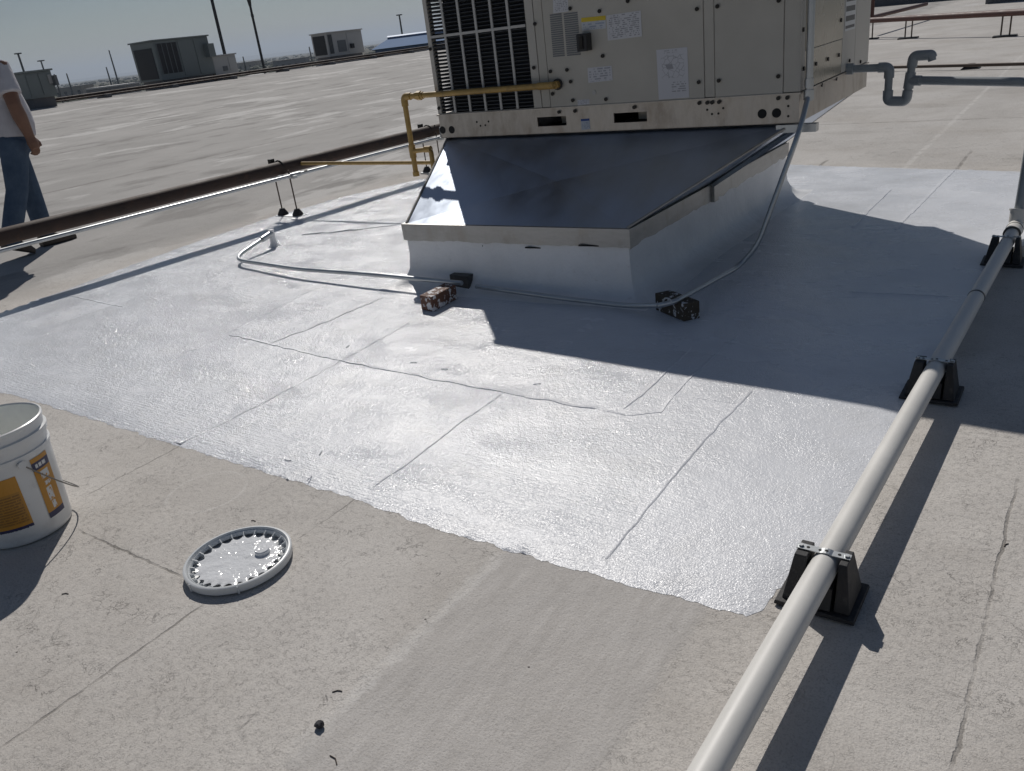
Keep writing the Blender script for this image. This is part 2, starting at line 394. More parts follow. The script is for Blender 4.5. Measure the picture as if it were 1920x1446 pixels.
def mk_cloth(name, a, b, wscale):
    t = NT(name); P = t.coord(); n = t.noise(P, 7, 5, .6)
    t.set('Base Color', t.mix(t.rng(n, .3, .7), a, b)); t.set('Roughness', .85); t.set('Specular IOR Level', .2)
    nb = t.bump(t.noise(t.mapping(P, (1, 1, .55)), wscale, 3), .7, .03); t.set('Normal', nb); return t.m
M['shirt'] = mk_cloth('white_cotton_shirt', (.48, .47, .50), (.58, .57, .60), 9)
M['jeans'] = mk_cloth('blue_denim', (.05, .08, .13), (.095, .135, .195), 12)
M['hvac'] = simple('grey_green_unit_paint', (.20, .225, .225), .5, 0, .08, .6)
M['hvacw'] = simple('pale_unit_paint', (.48, .475, .465), .5, 0, .05, .5)
M['hvacdark'] = simple('dark_unit_coil', (.035, .037, .042), .6, 0, .2, 3)
M['hvacmid'] = simple('grey_unit_panel', (.15, .16, .17), .5, 0, .1, 1)
M['pole'] = simple('dark_steel_pole', (.035, .037, .042), .5, .3)
M['mast'] = simple('galvanised_mast', (.16, .165, .17), .5, .3)
M['parapet'] = simple('grey_parapet_flashing', (.13, .13, .14), .6, 0, .15, .5)
M['parapetw'] = simple('pale_parapet', (.42, .42, .42), .7, 0, .12, .3)
M['blueroof'] = simple('blue_metal_roof', (.10, .17, .30), .4, .2, .1, .05)
M['bluewall'] = simple('blue_grey_wall', (.13, .21, .36), .85, 0, .1, .05, spec=.1)
M['bldgw'] = simple('white_warehouse_roof', (.62, .61, .60), .7, 0, .1, .05)
M['bldgt'] = simple('tan_warehouse_wall', (.36, .31, .26), .8, 0, .1, .05)
M['bldgg'] = simple('grey_warehouse_wall', (.25, .25, .26), .8, 0, .1, .05)
M['pebble'] = simple('black_pebble', (.03, .03, .035), .7)
M['twig'] = simple('dry_twig', (.07, .055, .045), .8)
def mk_land():
    t = NT('dry_plain'); P = t.coord(); n = t.noise(P, .004, 6, .6); n2 = t.noise(P, .02, 5, .6)
    c = t.mix(t.rng(n, .38, .62), (.055, .06, .045), (.17, .145, .11)); c = t.mix(t.rng(n2, .5, .66, 0, .8), c, (.035, .045, .032))
    t.set('Base Color', c); t.set('Roughness', .95); t.set('Specular IOR Level', .1); return t.m
M['land'] = mk_land()
M['tree'] = simple('far_foliage', (.04, .052, .032), .9, 0, .3, .3)
M['hill'] = simple('far_hills', (.08, .085, .075), .95, 0, .15, .001)
# --- printed labels (flat print, UV 0..1)
def mk_label(name, paper, ink, rows, head=None, headh=.0, words=9, cover=.5, margin=.06, inkmix=.6, top=1.0):
    t = NT(name); uv = t.coord('UV'); x, y, z = t.sep(uv)
    fr = t.math('FRACT', t.math('MULTIPLY', y, rows)); row = t.math('FLOOR', t.math('MULTIPLY', y, rows))
    wv = t.comb(t.math('MULTIPLY', x, words), t.math('MULTIPLY', row, 7.31)); wn_ = t.noise(wv, 1.0, 2, .5)
    tx = t.math('MULTIPLY', t.math('LESS_THAN', fr, .55), t.math('GREATER_THAN', wn_, 1-cover))
    tx = t.math('MULTIPLY', tx, t.rect(x, y, margin, 1-margin, margin, (1-headh-margin*.6)*top, .004))
    c = t.mix(t.math('MULTIPLY', tx, inkmix), paper, ink)
    if head: c = t.mix(t.math('GREATER_THAN', y, 1-headh), c, head)
    t.set('Base Color', c); t.set('Roughness', .45); return t.m
M['lab_plain'] = mk_label('notice_print', (.56, .56, .58), (.12, .12, .14), 13, words=14)
M['lab_small'] = mk_label('small_notice_print', (.55, .55, .58), (.15, .16, .2), 6, words=8)
M['lab_yellow'] = mk_label('caution_print', (.52, .54, .57), (.16, .22, .34), 5, (.62, .46, .03), .34, words=7)
M['lab_blue'] = mk_label('blue_header_print', (.46, .50, .56), (.16, .22, .34), 8, (.03, .07, .26), .2, words=6)
M['lab_strip'] = mk_label('dark_strip_print', (.60, .60, .60), (.03, .03, .03), 4, words=3, cover=.75, inkmix=.95)
def mk_diagram():
    t = NT('diagram_print'); uv = t.coord('UV'); x, y, z = t.sep(uv)
    r = t.mapping(uv, (6, 9, 1), rot=(0, 0, .6)); v = t.voro(r, 1.0, rnd=.8)
    ln = t.math('MULTIPLY', t.rng(v, .035, .02), t.rect(x, y, .15, .88, .42, .88, .02))
    blk = t.rect(t.math('ADD', x, t.math('MULTIPLY', y, .5)), y, .62, .84, .60, .70, .01)
    fr = t.math('FRACT', t.math('MULTIPLY', y, 22)); row = t.math('FLOOR', t.math('MULTIPLY', y, 22))
    wn_ = t.noise(t.comb(t.math('MULTIPLY', x, 9), t.math('MULTIPLY', row, 5.3)), 1.0, 2)
    tx = t.math('MULTIPLY', t.math('MULTIPLY', t.math('LESS_THAN', fr, .5), t.math('GREATER_THAN', wn_, .5)), t.math('MAXIMUM', t.rect(x, y, .45, .92, .12, .34, .01), t.rect(x, y, .25, .7, .92, .97, .01)))
    k = t.math('MAXIMUM', t.math('MAXIMUM', ln, blk), tx)
    t.set('Base Color', t.mix(t.math('MULTIPLY', k, .55), (.56, .56, .59), (.1, .1, .12))); t.set('Roughness', .45); return t.m
M['lab_diag'] = mk_diagram()
def mk_paillabel(kind):
    t = NT('pail_print_' + kind); uv = t.coord('UV'); x, y, z = t.sep(uv)
    org = (.52, .245, .028); navy = (.028, .032, .09)
    if kind == 'wide':
        fr = t.math('FRACT', t.math('MULTIPLY', y, 20)); row = t.math('FLOOR', t.math('MULTIPLY', y, 20))
        wn_ = t.noise(t.comb(t.math('MULTIPLY', x, 26), t.math('MULTIPLY', row, 5.3)), 1.0, 2)
        tx = t.math('MULTIPLY', t.math('MULTIPLY', t.math('LESS_THAN', fr, .55), t.math('GREATER_THAN', wn_, .42)), t.rect(x, y, .05, .95, .16, .70, .005))
        shade = t.rect(x, y, .03, .97, .14, .72, .004)
        c = t.mix(t.math('MULTIPLY', shade, .5), org, (.30, .15, .03)); c = t.mix(t.math('MULTIPLY', tx, .55), c, (.10, .055, .02))
        wob = t.math('ADD', y, t.math('MULTIPLY', t.math('SUBTRACT', t.noise(uv, 30, 3), .5), .05))
        c = t.mix(t.math('LESS_THAN', y, .085), c, navy)
        c = t.mix(t.math('LESS_THAN', wob, .03), c, (.66, .67, .68))
    else:
        c = org
        c = t.mix(t.rect(x, y, 0, 1, .80, .93, .004), c, navy)
        tw = t.rect(x, y, .15, .85, .835, .895, .004); nn = t.noise(t.comb(t.math('MULTIPLY', x, 9), 1.5), 1.0, 2)
        c = t.mix(t.math('MULTIPLY', tw, t.math('GREATER_THAN', nn, .45)), c, (.7, .7, .7))
        for x0, x1, y0, y1 in ((.28, .75, .63, .76), (.30, .62, .26, .48), (.36, .60, .12, .24), (.34, .70, .52, .58)):
            inn = t.math('MULTIPLY', t.rect(x, y, x0, x1, y0, y1, .006), t.math('GREATER_THAN', t.noise(uv, 13, 2), .43))
            c = t.mix(inn, c, (.68, .69, .69))
        c = t.mix(t.math('LESS_THAN', y, .09), c, navy)
    t.set('Base Color', c); t.set('Roughness', .4); return t.m
M['pl_wide'] = mk_paillabel('wide'); M['pl_tall'] = mk_paillabel('tall')

# ================================================================== SETTING
# roof: gentle slope up to a ridge on the far left, roof ends beyond it
mb = MB()
us = [9, 3, -4, -12, -22, -31.2, -48]; vs_ = [-12, 0, 12, 24, 36, 46]
for u in us:
    for v in vs_: mb.v.append(Vector((u, v, roof_z(u))))
nv = len(vs_)
for i in range(len(us)-1):
    for j in range(nv-1): mb.f.append((i*nv+j, (i+1)*nv+j, (i+1)*nv+j+1, i*nv+j+1))
roof = structure(mb.build('roof', M['roof']))
# building walls below the roof edge
mb = MB(); mb.box((-48, -12, -8.3), (9, 46, -.35)); structure(mb.build('building_wall', M['bldgt']))
mb = MB(); mb.v = [Vector((-30000, -30000, -8.4)), Vector((30000, -30000, -8.4)), Vector((30000, 30000, -8.4)), Vector((-30000, 30000, -8.4))]; mb.f = [(0,1,2,3)]
structure(mb.build('ground', M['land']))

# fresh coating: ragged outline, triangulated
def jitter_line(a, b, step, amp, seed, fq=14.0, saw=0.0):
    a = Vector(a); b = Vector(b); n = max(2, int((b-a).length/step)); t = (b-a).normalized(); nrm = Vector((-t.y, t.x)); out = []
    for i in range(n):
        p = a.lerp(b, i/n); k = noise.noise(Vector((p.x*fq, p.y*fq, seed)))*amp + noise.noise(Vector((p.x*4*fq, p.y*4*fq, seed+5)))*amp*.6
        if saw: k += saw*noise.noise(Vector((p.x*1.3, p.y*1.3, seed+9)))
        out.append(p + nrm*k)
    return out
def g2(x, y): p = atroof(x, y); return (p.x, p.y)
front = [(-4.3, -1.93), g2(0, 736), g2(340, 838), g2(670, 936), g2(840, 1000), g2(1000, 1043), g2(1180, 1097), g2(1330, 1138), g2(1398, 1156)]
rest = [g2(1430, 1145), g2(1458, 1108), (1.345, -1.70), (1.375, -.6), (1.40, .4), (1.43, 1.2), (1.62, 1.35), (1.95, 2.0), g2(1935, 323), g2(1700, 316), g2(1480, 309), (-1.6, 3.35), g2(784, 337), g2(640, 370), g2(500, 411), g2(380, 450), g2(240, 500), g2(120, 545), g2(0, 588), (-3.75, -1.5)]
outl = []
pl = front + rest
for i in range(len(pl)):
    a, b = pl[i], pl[(i+1) % len(pl)]
    isf = i < len(front) - 1
    outl += jitter_line(a, b, .008 if isf else .02, .011 if isf else .010, 3.0, 20 if isf else 9, .012)
n0 = len(outl)
pts = [Vector((p.x, p.y)) for p in outl]
xs_ = [p.x for p in outl]; ys_ = [p.y for p in outl]
g = .07; x = min(xs_)
while x < max(xs_):
    y = min(ys_)
    while y < max(ys_):
        pts.append(Vector((x + random.uniform(-.02, .02), y + random.uniform(-.02, .02)))); y += g
    x += g
vo, eo, fo, *_ = geometry.delaunay_2d_cdt(pts, [(i, (i+1) % n0) for i in range(n0)], [tuple(range(n0))], 1, 1e-5)
mb = MB()
def coat_z(x, y):
    return roof_z(x) + .004 + .0035*(noise.noise(Vector((x*2.2, y*2.2, 1.7)))+.9)
mb.v = [Vector((p[0], p[1], coat_z(p[0], p[1]))) for p in vo]
bmc = {}
for f in fo:
    for i in range(3):
        e = tuple(sorted((f[i], f[(i+1) % 3]))); bmc[e] = bmc.get(e, 0) + 1
for e, k_ in bmc.items():
    if k_ == 1:
        for i in e: mb.v[i].z = roof_z(mb.v[i].x) + .0008
mb.v = mb.v; mb.f = [tuple(f) for f in fo]
coat = structure(mb.build('roof_coating', M['coat'], smooth=True, angle=80))
# membrane laps that show through the coating, as real ridges
def ridge(pxs, h=.004, wide=.05, side=1, wob=.006, seed=1.0, world=None):
    P = [atroof(*p) for p in pxs] if world is None else [Vector((a, b, 0)) for a, b in world]
    path = []
    for a, b in zip(P, P[1:]):
        n = max(2, int((b-a).length/.02))
        path += [a.lerp(b, i/n) for i in range(n)]
    path.append(P[-1]); m = MB(); k = len(path)
    for i, p in enumerate(path):
        t = (path[min(i+1, k-1)] - path[max(i-1, 0)]); t.z = 0; t.normalize(); nr = Vector((-t.y, t.x, 0)); nr = -nr if nr.dot(CAM - p) > 0 else nr
        w = noise.noise(Vector((p.x*14, p.y*14, seed)))*wob; hh = .62*h*(.55 + .9*abs(noise.noise(Vector((p.x*7, p.y*7, seed+3)))))
        if i in (0, k-1): hh = .0002
        z0 = coat_z(p.x, p.y)
        for off, zz in ((-.0018, -.002), (-.0004, hh), (.008, hh*.8), (wide, -.002)):
            q = p + nr*(off + w); m.v.append(Vector((q.x, q.y, z0 + zz)))
    for i in range(k-1):
        for j in range(3): m.f.append((i*4+j, i*4+j+1, (i+1)*4+j+1, (i+1)*4+j))
    o = m.build('lap_seam', M['coat'], coat, smooth=True, angle=70); return o
for a in (dict(pxs=[(430, 630), (520, 652), (640, 680), (760, 703), (850, 722), (945, 741), (1040, 758), (1120, 772)], h=.006, side=-1, wide=.03, wob=.012),
          dict(pxs=[(945, 741), (860, 800), (770, 870), (700, 917)], h=.0035, side=1, wide=.05),
          dict(pxs=[(1412, 738), (1350, 800), (1280, 880), (1210, 965), (1140, 1052)], h=.0020, side=-1, wide=.06, wob=.005),
          dict(pxs=[(1120, 772), (1180, 783), (1240, 776), (1290, 715), (1385, 632)], h=.004, side=-1, wide=.02),
          dict(pxs=[(1170, 770), (1205, 745), (1252, 700), (1300, 655)], h=.003, side=1, wide=.02),
          dict(pxs=[(400, 808), (520, 745), (640, 680), (770, 608)], h=.003, side=1, wide=.08, wob=.015),
          dict(pxs=[(340, 835), (200, 905), ][:1] + [(440, 785)], h=.002, side=1, wide=.05),
          dict(pxs=[(300, 690), (420, 632), (540, 570), (640, 520)], h=.0025, side=1, wide=.09, wob=.015),
          dict(pxs=[(500, 650), (600, 612), (680, 578), (720, 560)], h=.005, side=-1, wide=.03, wob=.02),
          dict(pxs=[(565, 443), (600, 440), (680, 432), (748, 424)], h=.012, side=1, wide=.05, wob=.02),
          dict(pxs=[(125, 556), (230, 578)], h=.004, side=-1, wide=.02),
          dict(pxs=[(1680, 434), (1760, 352), (1790, 322)], h=.005, side=-1, wide=.04),
          dict(pxs=[(1600, 428), (1640, 388), (1672, 358)], h=.006, side=-1, wide=.05),
          dict(pxs=[(1590, 550), (1700, 555), (1780, 560)], h=.005, side=1, wide=.04),
          dict(pxs=[(1290, 748), (1340, 755), (1390, 762)], h=.002, side=1, wide=.02)):
    ridge(**a)
# small lumps and hair-like bits caught in the coating
for i, (x, y) in enumerate(((770, 683), (840, 695), (1000, 725), (605, 850), (535, 866), (585, 897), (650, 655))):
    p = atroof(x, y); m = MB(); a = random.uniform(0, 6.28); q = p + Vector((math.cos(a), math.sin(a), 0))*.03
    m.tube([(p.x, p.y, coat_z(p.x, p.y)+.001), ((p.x+q.x)/2+.004, (p.y+q.y)/2-.004, coat_z(p.x, p.y)+.004), (q.x, q.y, coat_z(q.x, q.y)+.001)], .0018, 5)
    m.build('lump', M['coat'], coat)

# ================================================================== ROOF CURB AND TRANSITION
CZ = .35
cFL, cFR, cBR = Vector((-1.343, -.040, 0)), Vector((0, .025, 0)), Vector((.02, 2.335, 0)); cBL = cFL + (cBR - cFR)
curb = thing('roof_curb', (cFL+cBR)/2, 'white coated roof curb with sloping shiny sheet metal transition under the near air conditioner', 'roof curb')
def ring(off, z, wig=0.0):
    cs = [cFL, cFR, cBR, cBL]; out = []
    dirs = [Vector((-1, -1, 0)), Vector((1, -1, 0)), Vector((1, 1, 0)), Vector((-1, 1, 0))]
    seg = 36; R = [c + d*off for c, d in zip(cs, dirs)]
    for i in range(4):
        a, b = R[i], R[(i+1) % 4]
        for j in range(seg):
            p = a.lerp(b, j/seg); w = wig*noise.noise(Vector((p.x*6, p.y*6, z*6+off*9)))
            n = Vector((0, -1, 0)) if i == 0 else Vector((1, 0, 0)) if i == 1 else Vector((0, 1, 0)) if i == 2 else Vector((-1, 0, 0))
            q = p + n*w; out.append(Vector((q.x, q.y, z)))
    return out
rings = [ring(.17, .003), ring(.10, .012, .012), ring(.055, .03, .012), ring(.025, .06, .010), ring(.008, .10, .008), ring(0, .18, .008), ring(-.002, .25, .006), ring(-.004, CZ-.004, .002)]
mb = MB(); n = len(rings[0])
for r in rings: mb.v += r
for i in range(len(rings)-1):
    for j in range(n): mb.f.append((i*n+j, i*n+(j+1) % n, (i+1)*n+(j+1) % n, (i+1)*n+j))
mb.build('curb_wall', M['curbcoat'], curb, smooth=True, angle=60)
# cap flashing with a ragged painted lower edge: metal band proud of the wall
def flash_side(a, b, nrm, h0, amp, seed):
    m = MB(); n = 60; nrm = Vector(nrm)
    for i in range(n+1):
        p = a.lerp(b, i/n); low = CZ - h0 + amp*noise.noise(Vector((p.x*9, p.y*9, seed))) + amp*.6*noise.noise(Vector((p.x*30, p.y*30, seed)))
        for z, o in ((low, .010), (CZ+.003, .012), (CZ+.003, -.03)):
            q = p + nrm*o; m.v.append(Vector((q.x, q.y, z)))
    for i in range(n):
        for j in range(2): m.f.append((i*3+j, (i+1)*3+j, (i+1)*3+j+1, i*3+j+1))
    o = m.build('cap_flashing', M['flash'], curb)
    sm = o.modifiers.new('solid', 'SOLIDIFY'); sm.thickness = .002; sm.offset = 1
flash_side(cFL + Vector((-.012, 0, 0)), cFR + Vector((.012, 0, 0)), (0, -1, 0), .085, .008, 1.0)
flash_side(cFR + Vector((0, -.012, 0)), cBR + Vector((0, .012, 0)), (1, 0, 0), .085, .016, 2.0)
flash_side(cBR, cBL, (0, 1, 0), .085, .008, 3.0); flash_side(cBL, cFL, (-1, 0, 0), .085, .008, 4.0)
# dark tears along the flashing's lower edge
for xa, xb, y in ((1085, 1140, 460), (985, 1028, 464), (905, 912, 461)):
    p = atv(xa, y, -.012); q = atv(xb, y+2, .018); m = MB()
    m.hexa([p+Vector((0,-.004,-.004)), q+Vector((0,-.004,-.001)), q+Vector((0,.004,-.001)), p+Vector((0,.004,-.004))], [p+Vector((0,-.004,.003)), q+Vector((0,-.004,.004)), q+Vector((0,.004,.004)), p+Vector((0,.004,.003))])
    m.build('tear', M['dark'], curb)

# unit frame
Z0 = .705; ZT = 1.66
rFL, rFR, rBR = Vector((-1.557, .645, 0)), Vector((.572, .715, 0)), Vector((.556, 2.115, 0))
RW = (rFR-rFL).length; RD = (rBR-rFR).length; UX = (rFR-rFL).normalized(); VX = (rBR-rFR).normalized()
def P(a, b, z):
    q = rFL + UX*a + VX*b; return Vector((q.x, q.y, z))
NF = Vector((UX.y, -UX.x, 0))      # outward normal of the unit's front
def FP(x, y):                      # pixel on the unit's front plane -> (a, z)
    d = ray(x, y); t = (rFL - CAM).dot(NF) / d.dot(NF); q = CAM + d*t; return (q - rFL).dot(UX), q.z
NR = Vector((VX.y, -VX.x, 0))
def RP(x, y):                      # pixel on the right side plane -> (b, z)
    d = ray(x, y); t = (rFR - CAM).dot(NR) / d.dot(NR); q = CAM + d*t; return (q - rFR).dot(VX), q.z

# transition (curb adapter): sloping sides from the curb top to the unit's base, cross-broken panels
tp = [P(.03, .02, Z0-.002), P(RW-.03, .02, Z0-.002), P(RW-.03, RD-.05, Z0-.002), P(.03, RD-.05, Z0-.002)]
bt = [Vector((c.x, c.y, CZ+.004)) for c in (cFL+Vector((.01, .008, 0)), cFR+Vector((-.01, .008, 0)), cBR+Vector((-.01, -.01, 0)), cBL+Vector((.01, -.01, 0)))]
for i in range(4):
    j = (i+1) % 4; a, b, c, d = bt[i], bt[j], tp[j], tp[i]
    nrm = (b-a).cross(d-a).normalized(); mid = (a+b+c+d)/4 + nrm*(-.028 if i == 0 else .006)
    m = MB(); m.v = [a, b, c, d, mid]; m.f = [(0,1,4),(1,2,4),(2,3,4),(3,0,4)]
    m.build('transition_panel', M['sheet'], curb)
    e0, e1 = bt[i], tp[i]
    m = MB(); m.tube([e0 + Vector((0,0,.002)), e1], .007, 6); m.build('corner_cleat', M['flash'], curb)
# bracket channel on the right edge, stub under the unit's corner, drip clip
m = MB(); a = atu(1336, 346, .03); b = P(RW-.02, .0, Z0-.03)
m.tube([a, a.lerp(b, .5), b], .016, 4); m.build('brace_channel', M['galv'], curb)
m = MB(); q = atu(1337, 362, .02); m.box((q.x-.004, q.y-.03, q.z-.045), (q.x+.02, q.y+.03, q.z+.05)); m.build('clip', M['flash'], curb)
# ================================================================== AIR CONDITIONER ON THE CURB
unit = thing('rooftop_air_conditioner', P(RW/2, RD/2, Z0), 'large beige packaged air conditioner with coil guard and paper notices, raised on the near curb', 'air conditioner')
def rbox(name, a0, a1, b0, b1, z0, z1, mat, parent=None, bevel=0.0):
    m = MB(); m.box((a0, b0, z0), (a1, b1, z1), P); return m.build(name, M[mat], parent or unit, bevel=bevel)
RZ = FP(1490, 187)[1]; RZ = .835
# base rail (four sides) with two fork pockets in front
sA0, sZ1 = FP(1008, 231); sA1 = FP(1062, 229)[0]; sB0 = FP(1151, 223)[0]; sB1 = FP(1213, 221)[0]; sZ0 = .745; sZ1 = .795
m = MB()
for a0, a1, z0, z1 in ((0, RW, sZ1, RZ), (0, RW, Z0, sZ0), (0, sA0, sZ0, sZ1), (sA1, sB0, sZ0, sZ1), (sB1, RW, sZ0, sZ1)):
    m.box((a0, 0, z0), (a1, .012, z1), P)
m.box((0, 0, Z0), (RW, .05, Z0+.003), P)
m.build('base_rail', M['rail'], unit)
rbox('base_rail', RW-.012, RW, .0125, RD, Z0, RZ, 'rail'); rbox('base_rail', 0, .012, .0125, RD, Z0, RZ, 'rail'); rbox('base_rail', .0125, RW-.0125, RD-.012, RD, Z0, RZ, 'rail')
rbox('drip_flange', -.008, RW+.008, -.008, RD+.008, RZ, RZ+.008, 'rail')
for x0, x1 in ((sA0, sA1), (sB0, sB1)):
    rbox('fork_pocket', x0-.01, x1+.01, .02, .5, sZ0-.012, sZ0-.008, 'dark'); rbox('fork_pocket_liner', x0+(x1-x0)*.40, x1+.03, .14, .15, sZ0-.004, sZ1+.01, 'rail')
for px in ((830, 244), (847, 243.5), (1429, 213.5), (1456, 212)):
    a, z = FP(*px); m = MB(); m.disc(P(a, 0, z), .022, NF, 20, .0015); m.build('knockout', M['dark'], unit)
for px in ((1478, 199), (1478, 218), (1326, 206), (1335, 214), (1356, 203), (1347, 213), (894, 229), (901, 236), (916, 228), (910, 235), (815, 236), (817, 250)):
    a, z = FP(*px); m = MB(); m.disc(P(a, 0, z), .006, NF, 8, .0015); m.build('rivet', M['screw'], unit)
# cabinet, right (air handling) part
aS = FP(1007, 104)[0]; aS2 = FP(1024, 106)[0]; aC1 = FP(1320, 98)[0]; aC2 = FP(1339.5, 97)[0]; aC3 = FP(1469.5, 93)[0]
Z1 = RZ + .009
rbox('cabinet', aS+.004, RW-.006, .008, RD-.006, Z1, ZT-.02, 'cabinet2')
m = MB(); cf_ = [(-.01, -.01), (RW+.20, -.20), (RW+.20, RD+.02), (-.01, RD+.02)]      # unseen lip, widened at the air-handling end to shape the unit's cast shadow
m.hexa([P(a_, b_, ZT-.02) for a_, b_ in cf_], [P(a_, b_, ZT+.03) for a_, b_ in cf_]); m.build('top_cover', M['cabinet2'], unit, bevel=.004)
zb = lambda x: FP(x, 190)[1]
def fpanel(a0, a1, z0, z1, name='access_panel', lift=.006):
    return rbox(name, a0+.002, a1-.002, -lift+.006, .0075, z0, z1, 'cabinet', bevel=.0015)
fpanel(aS, aS2, Z1+.002, ZT-.022, 'corner_post', .004)
zl = FP(1180, 194)[1]
fpanel(aS2, aC1, zl+.002, ZT-.022); fpanel(aS2, aC1, Z1+.002, zl-.001, 'panel_sill', .010)
fpanel(aC1, aC2, Z1+.002, ZT-.022, 'corner_post', .004)
zl2 = FP(1400, 180)[1]
fpanel(aC2, aC3, zl2+.002, ZT-.022); fpanel(aC2, aC3, Z1+.002, zl2-.001, 'panel_sill', .010)
fpanel(aC3, RW+.001, Z1+.002, ZT-.022, 'corner_post', .004)
# right side panels
def spanel(b0, b1, z0, z1, name='side_panel', lift=.004, mat='cabside'):
    m = MB(); m.box((RW-.0055, b0+.002, z0), (RW+lift, b1-.002, z1), P); return m.build(name, M[mat], unit, bevel=.0015)
b1 = RP(1578, 90)[0]; b2 = RP(1602, 88)[0]; zs = RP(1545, 112)[1]
b1 = max(.5, min(1.0, b1)); b2 = max(b1+.12, min(1.25, b2))
spanel(.0, .07, Z1+.002, ZT-.022, 'corner_post', .003, 'cabinet2'); spanel(.07, b1, 1.02, ZT-.022); spanel(.07, b1, Z1+.002, 1.017, 'side_panel', .002)
spanel(b1, b2, Z1+.002, ZT-.022, 'corner_post', .003, 'cabinet2'); spanel(b2, RD-.004, Z1+.002, ZT-.022, 'side_panel', .003, 'cabinet2')
# condenser part on the left: frame, coil, louvered guard
g0, gz0 = FP(832, 211); g1 = FP(991, 100)[0]; gl = FP(812, 60)[0]
rbox('corner_post', 0, gl-.022, .0, .045, Z1, ZT-.02, 'cabinet2', bevel=.002)
rbox('guard_sill', gl-.022, aS-.002, .0, .03, Z1, gz0-.006, 'cabinet2')
rbox('corner_post', g1+.002, aS-.001, .0, .05, Z1, ZT-.02, 'cabinet2')
rbox('condenser_coil', gl+.035, aS, .07, RD-.08, Z1+.001, ZT-.03, 'coil')
rbox('corner_post', 0, .045, RD-.06, RD, Z1, ZT-.02, 'cabinet2')
rbox('condenser_floor', 0.0, aS, .05, RD-.06, Z1-.0005, Z1+.0005, 'rail')
ztop_g = ZT-.05; nl = int((ztop_g-gz0)/.0200)
for k in range(nl):
    z = gz0 + .004 + k*.0200
    m = MB(); m.hexa([P(gl-.022, .004, z), P(g1+.002, .004, z), P(g1+.002, .022, z+.008), P(gl-.022, .022, z+.008)],
                     [P(gl-.022, .004, z+.004), P(g1+.002, .004, z+.004), P(g1+.002, .022, z+.012), P(gl-.022, .022, z+.012)])
    m.build('guard_louver', M['louver'], unit)
for px in ((834, 60), (863.5, 58), (893.5, 56), (923.5, 54), (955, 52)):
    a = FP(*px)[0]; rbox('guard_bar', a-.007, a+.007, -.004, .0035, gz0-.004, ztop_g, 'bar')
zmid = FP(905, 58)[1]; rbox('guard_bar', gl-.02, g1, -.006, -.0042, zmid-.007, zmid+.007, 'bar')
rbox('guard_bar', gl-.022, g1+.002, -.002, .0035, ztop_g, ZT-.02, 'bar')
# slats seen edge-on at the open left corner
for k in range(nl):
    z = gz0 + .004 + k*.0200
    rbox('side_slat', .001, .024, .046, RD-.07, z, z+.009, 'bar')
# screws
scr = [(808, 92), (824, 203), (1004, 45), (1002, 127), (1033, 134), (1064, 131), (1071, 153), (1070, 16), (1125, 21), (1178, 2), (1131, 105), (1137, 186), (1079, 208), (1190.5, 201), (1049, 210), (1307.6, 17), (1346, 12), (1311, 154), (1348.5, 151), (1460, 143), (1312, 193), (1327, 192.5), (1336, 192), (1349, 191), (1460, 184), (1477, 183), (1190, 201), (1075, 188), (1461, 1), (1037, 176)]
sm_ = MB(); sm_.disc((0, 0, 0), .0098, (0, -1, 0), 10, .006); sme = sm_.mesh('screw'); sme.materials.append(M['screw'])
for px in scr:
    a, z = FP(*px); o = bpy.data.objects.new('screw', sme); col.objects.link(o); o.parent = unit
    o.location = P(a, -.0045, z) - unit.location
for px in ((1504, 56), (1505, 129), (1575, 38), (1528, 120), (1550.5, 111), (1571, 103.5), (1538.5, 159.5), (1566, 148), (1591, 114), (1611.5, 116)):
    b, z = RP(*px); o = bpy.data.objects.new('screw', sme); col.objects.link(o); o.parent = unit; o.rotation_euler = (0, 0, math.pi/2)
    o.location = P(RW+.004, max(.02, min(RD-.05, b)), z) - unit.location
# vent slits
for c0, c1 in ((1031, 1053), (1057, 1083)):
    for k in range(20):
        y = 29 + k*4.05; a0, z = FP(c0 + k*.33, y - (c0-1031)*.075); a1, _ = FP(c1 + k*.33, y)
        m = MB(); m.hexa([P(a0, -.0005, z-.0035), P(a1, -.0005, z-.0035), P(a1, .002, z-.0035), P(a0, .002, z-.0035)], [P(a0, -.003, z+.0035), P(a1, -.003, z+.0035), P(a1, .002, z+.0035), P(a0, .002, z+.0035)])
        m.build('vent_slit', M['hvacmid'], unit)
# paper notices on the front
def paper(mat, tl, tr, br, bl, off=-.0014, name='notice', lab=None):
    qs = []
    for px in (bl, br, tr, tl):
        a, z = FP(*px); qs.append(P(a, off, z))
    o = uvquad(name, *qs, M[mat], unit)
    if lab: o['label'] = lab
cx = lambda x, y: (740 + x/3.84, y/3.84)
dx = lambda x, y: (1180 + x/3.84, y/3.84)
paper('lab_plain', cx(1140, -70), cx(1246, -78), cx(1252, 83), cx(1143, 97))
paper('lab_yellow', cx(1343, 130), cx(1519, 112), cx(1521, 205), cx(1350, 222), lab='notice with yellow heading')
paper('lab_plain', cx(1525, 112), cx(1773, 76), cx(1782, 262), cx(1536, 294), -.002)
paper('lab_small', cx(1389, 490), cx(1562, 473), cx(1571, 578), cx(1396, 598))
paper('lab_small', cx(1316, 722), cx(1402, 714), cx(1404, 750), cx(1320, 760))
paper('lab_diag', dx(194, 360), dx(418, 339), dx(432, 702), dx(213, 718), lab='large notice with a line drawing')
paper('lab_blue', cx(1340, 858), cx(1402, 853), cx(1410, 930), cx(1347, 938), -.001)
m = MB(); a, z = FP(1077, 180); m.disc(P(1.0, 0, 1), .001, NF, 3, .0001)
m = MB(); a, z = FP(1114, 173.5); m.disc(P(a, 0, z), .012, NF, 14, .004); m.build('knockout_plug', M['bar'], unit)
b, z = RP(1585, 64)
